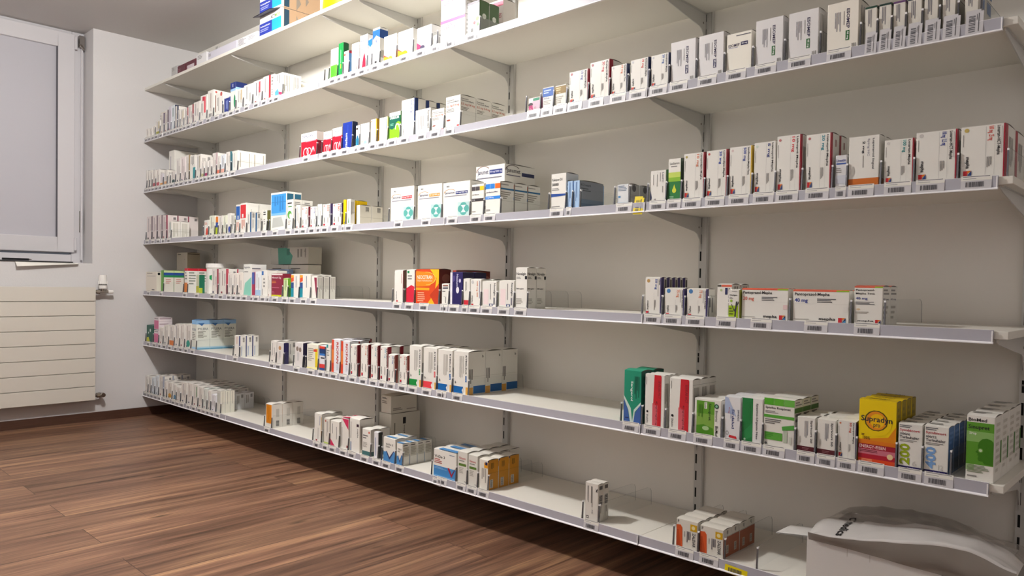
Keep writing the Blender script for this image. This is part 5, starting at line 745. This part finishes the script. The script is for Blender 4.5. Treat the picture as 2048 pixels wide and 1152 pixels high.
for it in ITEMS:
    W, H, D = it['x1'] - it['x0'], it['h'], it['d']
    o = carton(it['name'], W, H, D, it['des'], it['bulge']); o.location = (it['x0'], it['y'], it['z'] + .0004)
    g_ = f'medicine boxes on the {NAME[it["k"]]} shelf'
    if it['full']: lb = it['full']
    else: lb = f'{it["desc"].rstrip(",")}, {ordw(it["ord"])} from the window wall, {NAME[it["k"]]} shelf'
    tag(o, uniq(lb), 'medicine box', g_)
    it['o'] = o; it['copies'] = []
    for j in range(1, it['n']):
        c_ = o.copy(); COL.objects.link(c_); c_.location = (it['x0'] + rnd.uniform(-.0006, .0006), it['y'] + j * (D + .0012), it['z'] + .0004)
        if it['full']: lb = it['full'].split(',')[0] + f', {ordw(j + 1)} in its row, {NAME[it["k"]]} shelf'
        else: lb = f'{it["short"]}, {ordw(j + 1)} deep in the {ordw(it["ord"])} row from the window wall, {NAME[it["k"]]} shelf'
        tag(c_, uniq(lb), 'medicine box', g_); it['copies'].append(c_)

# boxes deep in a row that stay completely hidden behind others are left out
bpy.context.view_layer.update(); DG = bpy.context.evaluated_depsgraph_get(); gone = 0
def shows(o, W, H, D):
    """how large the box shows in the photo: projected face areas times the share of sample points that are not hidden"""
    tot = 0
    for f_ in (lambda a, c_: Vector((W, D * a, H * c_)), lambda a, c_: Vector((W * a, 0, H * c_)), lambda a, c_: Vector((W * a, D * c_, H + .0012))):
        n = h = 0
        for a in range(8):
            for c_ in range(8):
                P_ = o.location + f_((a + .5) / 8, (c_ + .5) / 8); n += 1; u, v = px(P_)
                if not (0 < u < 2048 and 0 < v < 1152): continue
                hit = SC.ray_cast(DG, CAM, (P_ - CAM).normalized())
                if hit[0] and hit[4] == o: h += 1
        q = [px(o.location + f_(*ac)) for ac in ((0, 0), (1, 0), (1, 1), (0, 1))]
        ar = abs(sum(q[i][0] * q[(i + 1) % 4][1] - q[(i + 1) % 4][0] * q[i][1] for i in range(4))) / 2
        tot += ar * h / n
    return tot
rank = []
for it in ITEMS:
    W, H, D = it['x1'] - it['x0'], it['h'], it['d']
    for c_ in it['copies'] + [it['o']]:
        s_ = shows(c_, W, H, D)
        if s_ < 2 and c_ is not it['o']: bpy.data.objects.remove(c_); continue
        rank.append((s_, c_, it, c_ is it['o']))
rank.sort(key=lambda r_: -r_[0])
keep = rank[:300]; rest = rank[300:]
print('BOXES', len(rank), 'smallest kept', keep[-1][0], 'fronts in rest', sum(1 for r_ in rest if r_[3]))
m = MB()
for s_, o, it, _ in rest:
    me = o.data; n = len(m.v); m.v += [tuple(v.co + o.location) for v in me.vertices]
    mi = [m.mi(q) for q in me.materials]
    for p in me.polygons: m.f.append(tuple(n + q for q in p.vertices)); m.m.append(mi[p.material_index])
    it['merged'] = it.get('merged', False) or _
    bpy.data.objects.remove(o)
o = m.build('small_medicine_boxes'); tag(o, 'the smallest and half-hidden medicine boxes that fill the rows between the others', 'medicine boxes'); o['kind'] = 'stuff'
ao = ACTI['o']
try: ao.name
except ReferenceError: ao = None
if ao:
    m = MB(); W_ = ACTI['x1'] - ACTI['x0']; h_ = ACTI['h']
    m.face([(.002, -.001, h_ - .001), (W_ * .98, -.001, h_ - .001), (W_ * .78, -.032, h_ - .006), (-.012, -.030, h_ - .008)], ink('#34323c')); m.face([(-.012, -.030, h_ - .010), (W_ * .78, -.032, h_ - .008), (W_ * .98, -.001, h_ - .003), (.002, -.001, h_ - .003)], ink('#4a4856'))
    fl = m.build('open_flap', ao); fl['label'] = 'dark open cardboard flap'
# ------------------------------------------------------------------ clear dividers and price cards
def divider_proto():
    m = MB()
    prof = [(-.3068, .0004), (-.3052, .046), (-.3010, .0535), (-.2955, .056), (-.062, .056), (-.050, .052), (-.044, .044), (-.042, .0004)]
    fe = [M_acre, M_tip, M_acre, M_acre, M_acre, M_acre, M_acre, M_acr]
    m.prism(prof, -.0006, .0006, M_acr, fe)
    m.prism([(-.3125, .0006), (-.3088, .050), (-.3068, .0515), (-.3060, .050), (-.3070, .0006)], -.0016, .0014, M_acrf)
    m.box((-.0018, -.3092, .0495), (.0016, -.3058, .0535), M_tip)  # white bead painted as the highlight on the edge tip
    m.box((-.0065, -.3110, .0003), (-.0008, -.3065, .0105), M_acr)
    return m
DP = None
def divider(x, k, lb):
    global DP
    if any(r_['k'] == k and r_['x0'] - .003 < x < r_['x1'] + .003 and r_['z'] < TOP[k] + .05 for r_ in rear): return
    if DP is None: DP = divider_proto().build('shelf_divider'); o = DP
    else: o = DP.copy(); COL.objects.link(o)
    o.location = (x, 0, TOP[k]); tag(o, uniq(lb), 'divider', 'clear dividers between the rows of boxes')
def card(x, k, wd, lb, tall=False, col=None, drop=0, rot=0, z=None):
    hh = .0268 if not tall else .045; z0 = .0030 - drop; c = (col or '#cbc9cc')
    des = ([] if col else [(R, 0, .64, 1, 1, '#e4e2da')]) + [(L, .06, .86, .94, .95, 1, '#5a5a5e'), (L, .06, .72, .5, .79, 1, '#8a8a8e'), (B, .16, .16, .80, .54)] if not tall else [(B, .18, .10, .55, .86, 1), (L, .72, .1, .80, .92, 1, '#5a5a5e', 1), (R, .62, .62, .65, .88, '#6a6a6e')]
    m = MB(); m.box((0, 0, 0), (wd, .0005, hh), ink(c)); prnt(m, des, (0, 0, 0), (1, 0, 0), (0, 0, 1), (0, -1, 0), wd, hh)
    if tall: m.box((0, 0, hh), (wd * .85, .0005, hh + .004), ink(c))
    o = m.build('price_label'); o.location = (x, -.3178, ZB[k] + z0 if z is None else z); o.rotation_euler = (math.radians(-8), math.radians(rot), 0)
    tag(o, uniq(lb), 'price label', 'bar code cards on the shelf rails')
for k, L_ in fronts.items():
    prev = None
    for it in L_:
        nm = f'{ordw(it["ord"])} front box from the window wall, {NAME[k]} shelf'
        if it['div'] and k > 1:
            if (prev is None or it['x0'] - prev['x1'] > .03) and it['x0'] > .012: divider(it['x0'] - .006, k, 'clear acrylic divider ahead of the ' + nm)
            gap = it.get('next', 9) - it['x1']
            divider(it['x1'] + min(.006, gap / 2), k, 'clear acrylic divider after the ' + nm)
        prev = it
        if it['lab'] and k > 1:
            wd = max(.014, min(.052 if it['lab'] == 1 else .030, it.get('next', 9) - it['x0'] - .005))
            xo = it['x0'] + (.004 if it['x1'] - it['x0'] < .08 else (it['x1'] - it['x0']) * .25)
            if any(abs(xo - j) < .003 or xo < j < xo + wd for j in XJ): xo += .0
            card(xo, k, wd, 'white bar code card under the ' + nm, tall=it['lab'] == 2)
for u, k in ((1516, 7),): divider(x_at(u, -.305, TOP[k] + .03), k, 'lone clear divider near the white cardboard box, bottom shelf')
divider(x_at(651, -.305, TOP[2] + .03), 2, 'lone clear divider left of the bright green cartons, second-highest shelf')
card(x_at(1266, -.317, ZB[4] + .03), 4, .030, 'yellow bar code card hanging over the middle shelf rail', col='#e8d000', rot=3, tall=True, z=ZB[4] - .004)
card(x_at(1449, -.317, ZB[7] + .01), 7, .058, 'yellow bar code card on the bottom rail before the white cardboard box', col='#e0cc00', drop=.004, rot=2)
card(x_at(864, -.317, ZB[7] + .01) , 7, .046, 'tilted white bar code card hanging off the bottom rail by the tick carton', rot=4, drop=.004)

# ------------------------------------------------------------------ odd things on the shelves
def tub(x, y, k, r, h, lb):
    t = empty('plastic_tub', (x, y, TOP[k]), lb, 'tub', 'white plastic tubs on the third-lowest shelf')
    m = MB(); m.tube((0, 0, .0005), (0, 0, h * .86), r * .97, r, M_white, 32); 
    for i in range(10):
        t0, t1 = [math.radians(-75 + 6 * (i + q)) for q in (0, 1)]; R_ = r * 1.003
        a0, a1 = h * (.38 + .1 * abs(i - 4.5) / 4.5), h * (.66 - .06 * abs(i - 4.5) / 4.5)
        m.face([(R_ * math.cos(t0), R_ * math.sin(t0), a0), (R_ * math.cos(t1), R_ * math.sin(t1), a0), (R_ * math.cos(t1), R_ * math.sin(t1), a1), (R_ * math.cos(t0), R_ * math.sin(t0), a1)], ink('#1d9a58'))
    m.build('body', t)
    m = MB(); m.tube((0, 0, h * .865), (0, 0, h), r * 1.06, r * 1.04, M_white, 32); m.tube((0, 0, h * .84), (0, 0, h * .8645), r * 1.02, r * 1.06, M_white, 32); m.build('lid', t)
zt_ = TOP[5] + .08; y_ = -.25
xa, xb = x_at(TUBX[0], y_, zt_), x_at(TUBX[1], y_, zt_); rr_ = (xb - xa) / 2 * .9; hh_ = z_at(TUBX[2], (xa + xb) / 2, y_) - TOP[5]
tubfix = [i for i in ITEMS if i['k'] == 5 and i['front'] and i['x1'] > (xa + xb) / 2 - rr_ and i['x0'] < (xa + xb) / 2 + rr_]
tub((xa + xb) / 2, -.268 + rr_ * .98, 5, rr_ * .92, hh_, 'white round plastic tub with green emblem among the cartons, front one')
tub((xa + xb) / 2 + .012, -.26 + rr_ * 2.95, 5, rr_ * .92, hh_, 'white round plastic tub behind the front tub, third-lowest shelf')

# blue pouch and lying teal carton behind the maroon carton
yb_ = -.15; x0, x1 = x_at(541, yb_, TOP[5] + .05), x_at(617, yb_, TOP[5] + .2)
zl, zh = z_at(529, x0, yb_), z_at(497, x0, yb_)
it = [i for i in ITEMS if i['desc'] == 'white carton fading to mint'][0]
m = MB(); W_, H_ = x1 - x0, zh - zl
base = ink('#c4c0b4'); m.box((0, 0, 0), (W_, .07, H_), base)
prnt(m, [(P, '#4f9a84', [(.22, 0), (.20, 1), (.45, 1), (.6, .5), (.55, 0)]), (R, .44, .55, .52, .95, '#3a7a6a'), (L, .72, .15, .88, .9, 2, '#8a867c', 1), (T, 'hygroton', .90, .4, .94, .9, '#3a3632', 1)], (0, 0, 0), (1, 0, 0), (0, 0, 1), (0, -1, 0), W_, H_)
o = m.build('medicine_box', bevel=.001); o.location = (x0, yb_, zl); tag(o, 'long pale carton with mint patch lying on stacked cartons, third-lowest shelf', 'medicine box', 'medicine boxes on the third-lowest shelf')
n_ = max(1, round(W_ / .075)); 
for i in range(2):
    m_ = carton('medicine_box', W_ * .49, zl - TOP[5] - .0045, .07, dict(c='#dcd8cc', f=[(L, .1, .85, .6, .9, 1, '#5a5650')], tc='#dcd8cc'), .001)
    m_.location = (x0 + i * W_ * .5, yb_, TOP[5] + .0004); tag(m_, ['white carton under the lying mint carton, nearer the window wall', 'white carton under the lying mint carton, farther from the window wall'][i], 'medicine box', 'medicine boxes on the third-lowest shelf')
m = MB(); xx0, xx1 = x_at(536, -.185, TOP[5] + .1), x_at(578, -.185, TOP[5] + .1); zz1 = z_at(539, xx0, -.185) - TOP[5]
m.box((0, 0, 0), (xx1 - xx0, .022, zz1), mat('blue_pouch', '#8fa6cf', .25)); m.box((.002, -.001, zz1 * .9), (xx1 - xx0 - .002, 0, zz1 * .93), mat('blue_pouch_seam', '#5f789f', .3))
o = m.build('blister_case', bevel=.01); o.location = (xx0, -.185, TOP[5] + .0006); tag(o, 'pale blue plastic case standing behind the maroon carton', 'case')

# yellow bag on the top shelf
def bag_yellow():
    x0, x1 = x_at(629, -.29, TOP[1] + .02), x_at(676, -.29, TOP[1] + .04); mt = mat('yellow_foil', '#f0b400', .22); 
    n, q = 18, 10; vs = []; fs = []; h = CEIL - TOP[1] - .02
    for j in range(q + 1):
        for i in range(n):
            t = 2 * math.pi * i / n; z = h * j / q; s = 1 - .35 * (j / q) ** 2.5 + .03 * math.sin(5 * t + j)
            vs.append(((x0 + x1) / 2 + (x1 - x0) / 2 * s * math.cos(t), -.225 + .06 * (1 - .5 * (j / q) ** 2) * math.sin(t), TOP[1] + .0006 + z))
    for j in range(q):
        for i in range(n): a = j * n + i; c_ = j * n + (i + 1) % n; fs.append((a, c_, c_ + n, a + n))
    fs.append(tuple(range(n))[::-1]); fs.append(tuple(range(q * n, q * n + n)))
    me = bpy.data.meshes.new('foil_bag'); me.from_pydata(vs, [], fs); me.materials.append(mt); [setattr(p, 'use_smooth', True) for p in me.polygons]
    o = bpy.data.objects.new('foil_bag', me); COL.objects.link(o); tag(o, 'glossy yellow foil bag standing on the top shelf beside the plaster cartons', 'bag')
bag_yellow()

# white cardboard box with plastic bag
def big_box():
    x0, x1 = 3.905, 4.177; z0 = TOP[7] + .0006; z1 = 0.346 - ZO; y0, y1 = -.302, -.03; cm = painted('white_cardboard', '#d9d6d2', .7, .1, 100, .02); dk = painted('shaded_cardboard', '#b3aca2', .75, .1, 100, .02)  # dk: same card darkened, shade painted on right wall and flap underside
    r = empty('cardboard_box', ((x0 + x1) / 2, y0, z0), 'open white cardboard box under the plastic bag at the shelf end', 'cardboard box'); bpy.context.view_layer.update()
    def par(o): o.parent = r; o.matrix_parent_inverse = r.matrix_world.inverted(); return o
    t = .003; m = MB()
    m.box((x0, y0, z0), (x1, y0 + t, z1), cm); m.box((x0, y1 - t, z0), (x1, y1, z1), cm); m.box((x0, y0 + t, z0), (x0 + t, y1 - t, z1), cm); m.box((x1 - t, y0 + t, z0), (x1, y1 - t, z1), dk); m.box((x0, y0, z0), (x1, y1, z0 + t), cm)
    for xx in (x0 + .088, x0 + .135): m.box((xx, y0 - .0003, z1 - .024), (xx + .0008, y0, z1), dk)
    par(m.build('body'))
    m = MB(); m.face([(x0, y0 + .002, z1), (x0, y0 + .075, z1), (x0 - .072, y0 + .085, z1 - .010), (x0 - .082, y0 + .02, z1 - .016)], cm); m.face([(x0, y0 + .002, z1 - .002), (x0 - .082, y0 + .02, z1 - .018), (x0 - .072, y0 + .085, z1 - .012), (x0, y0 + .075, z1 - .002)], cm); par(m.build('side_flap'))
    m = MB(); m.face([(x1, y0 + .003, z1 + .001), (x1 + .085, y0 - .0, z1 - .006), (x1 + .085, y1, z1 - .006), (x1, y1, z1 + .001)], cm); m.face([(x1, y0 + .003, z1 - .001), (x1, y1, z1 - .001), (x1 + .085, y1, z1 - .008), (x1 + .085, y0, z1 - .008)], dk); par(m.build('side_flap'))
    # bag: one crumpled sheet with its own hills, front fold hanging over the box edge
    def film(nm, col, al, bs_):
        pm = bpy.data.materials.new(nm); pm.use_nodes = True; bs = pm.node_tree.nodes['Principled BSDF']; bs.inputs['Base Color'].default_value = lin(col); bs.inputs['Roughness'].default_value = .10; bs.inputs['Alpha'].default_value = al; bs.inputs['Coat Weight'].default_value = .7; bs.inputs['Coat Roughness'].default_value = .04
        tc = pm.node_tree.nodes.new('ShaderNodeTexCoord'); mp = pm.node_tree.nodes.new('ShaderNodeMapping'); mp.inputs['Scale'].default_value = (.5, 1, 1); mp.inputs['Rotation'].default_value = (0, 0, .5)
        nz = pm.node_tree.nodes.new('ShaderNodeTexNoise'); nz.inputs['Scale'].default_value = 14; nz.inputs['Detail'].default_value = 1; nz.inputs['Distortion'].default_value = .8; bp = pm.node_tree.nodes.new('ShaderNodeBump'); bp.inputs['Strength'].default_value = bs_; bp.inputs['Distance'].default_value = .01
        lk = pm.node_tree.links.new; lk(tc.outputs['Object'], mp.inputs[0]); lk(mp.outputs[0], nz.inputs['Vector']); lk(nz.outputs['Fac'], bp.inputs['Height']); lk(bp.outputs['Normal'], bs.inputs['Normal']); return pm
    pm = film('film_shaded_dome', '#aaa59e', .45, .8); pm2 = film('film_lit_fold', '#d6d3d0', .88, .9); pm3 = film('film_hem', '#958f87', .8, .9)  # one film: lit fold painted paler, shaded dome greyer; layering sets the opacity
    from mathutils import noise
    NX, NY = 84, 60; X0, X1 = x0 + .006, 4.305
    def sm(q): q = max(0, min(1, q)); return q * q * (3 - 2 * q)
    def surf(a, c_):
        # a runs along the box, c_ from the hanging hem (0) over the fold (.2) and the bright band (.45) to the back (1)
        x = X0 + a * (X1 - X0); zf = z1 + .014 + .043 * sm((x - 3.93) / .28) - .022 * sm((x - 4.22) / .09)
        zb_ = zf + .022 * (1 - .8 * a)
        if c_ < .2:
            q = c_ / .2; y = y0 - .005 - .007 * q - .003 * math.sin(math.pi * q) * (.4 + a); z = (z1 - .005 - .006 * sm((x - 4.0) / .2)) * (1 - q) + zf * q; amp = .25 + .5 * q
        elif c_ < .45:
            q = (c_ - .2) / .25; y = y0 - .012 + .066 * q; z = zf + (zb_ - zf) * math.sin(q * math.pi / 2); amp = .35
        else:
            q = (c_ - .45) / .55; y = y0 + .054 + .19 * q; zr = .272 + .036 * math.sin(math.pi * min(1, a * 1.08)) ** .8
            z = zb_ + (zr - zb_) * sm(q / .55) if q < .55 else zr + (z1 + .012 - zr) * sm((q - .55) / .45); amp = 1
        n_ = noise.noise(Vector((x * 11, y * 15, 3.1))); n2_ = noise.noise(Vector((x * 24 + y * 18, y * 9, 7.7)))
        z += amp * (.35 if c_ < .48 and a < .25 else 1) * (.007 * n_ + .008 * (.35 - abs(n2_)) * (1 if c_ > .2 else .3))
        y += amp * .003 * n2_ if c_ < .45 else 0
        edge = min(a, 1 - a) * 12
        if edge < 1 and c_ > .2: z -= (1 - edge) ** 2 * .012
        if y > y0 - .002 or c_ > .2: z = max(z, z1 + .0035)
        return Vector((x, min(y, -.03), z))
    vs = [surf(i / NX, j / NY) for j in range(NY + 1) for i in range(NX + 1)]
    n0 = len(vs); vs += [v + Vector((0, .0012 if j == 0 else 0, -.0012)) for j, v in enumerate(vs)]
    fs = [(j * (NX + 1) + i, j * (NX + 1) + i + 1, (j + 1) * (NX + 1) + i + 1, (j + 1) * (NX + 1) + i) for j in range(NY) for i in range(NX)]
    me = bpy.data.meshes.new('plastic_bag'); me.from_pydata([tuple(v) for v in vs[:n0]], [], fs); me.materials.append(pm); me.materials.append(ink('#1a1a1c')); [setattr(p, 'use_smooth', True) for p in me.polygons]
    vt = [tuple(v) for v in vs[:n0]]; ft = list(fs); mi = [3 if q // NX < 11 else 2 if q // NX < 28 else 0 for q in range(len(fs))]
    def stamp(pts, faces):
        n = len(vt)
        for a, c_ in pts:
            p = surf(a, c_); d1 = surf(a + .004, c_) - p; d2 = surf(a, c_ + .004) - p; nn = d1.cross(d2).normalized(); vt.append(tuple(p + nn * .0012))
        for f in faces: ft.append(tuple(n + q for q in f)); mi.append(1)
    g_, gf = glyphs('medics', .02)
    stamp([(.160 + b_ * .046 - .012 * a_, .44 - a_ * .225) for a_, b_ in g_], gf)
    ring = []
    for q in range(13): t = math.radians(-60 + 240 * q / 12); ring.append((t))
    pts = [(.180 + .020 * math.cos(t), .475 + .022 * math.sin(t)) for t in ring] + [(.180 + .012 * math.cos(t), .475 + .012 * math.sin(t)) for t in ring]
    stamp(pts, [(q, q + 1, q + 14, q + 13) for q in range(12)])
    me = bpy.data.meshes.new('plastic_bag'); me.from_pydata(vt, [], ft); me.materials.append(pm); me.materials.append(ink('#1a1a1c')); me.materials.append(pm2); me.materials.append(pm3); me.polygons.foreach_set('material_index', mi); [setattr(p, 'use_smooth', True) for p in me.polygons]
    o = bpy.data.objects.new('plastic_bag', me); COL.objects.link(o)
    tag(o, 'crumpled milky plastic bag with black lettering on the white cardboard box', 'plastic bag')
big_box()
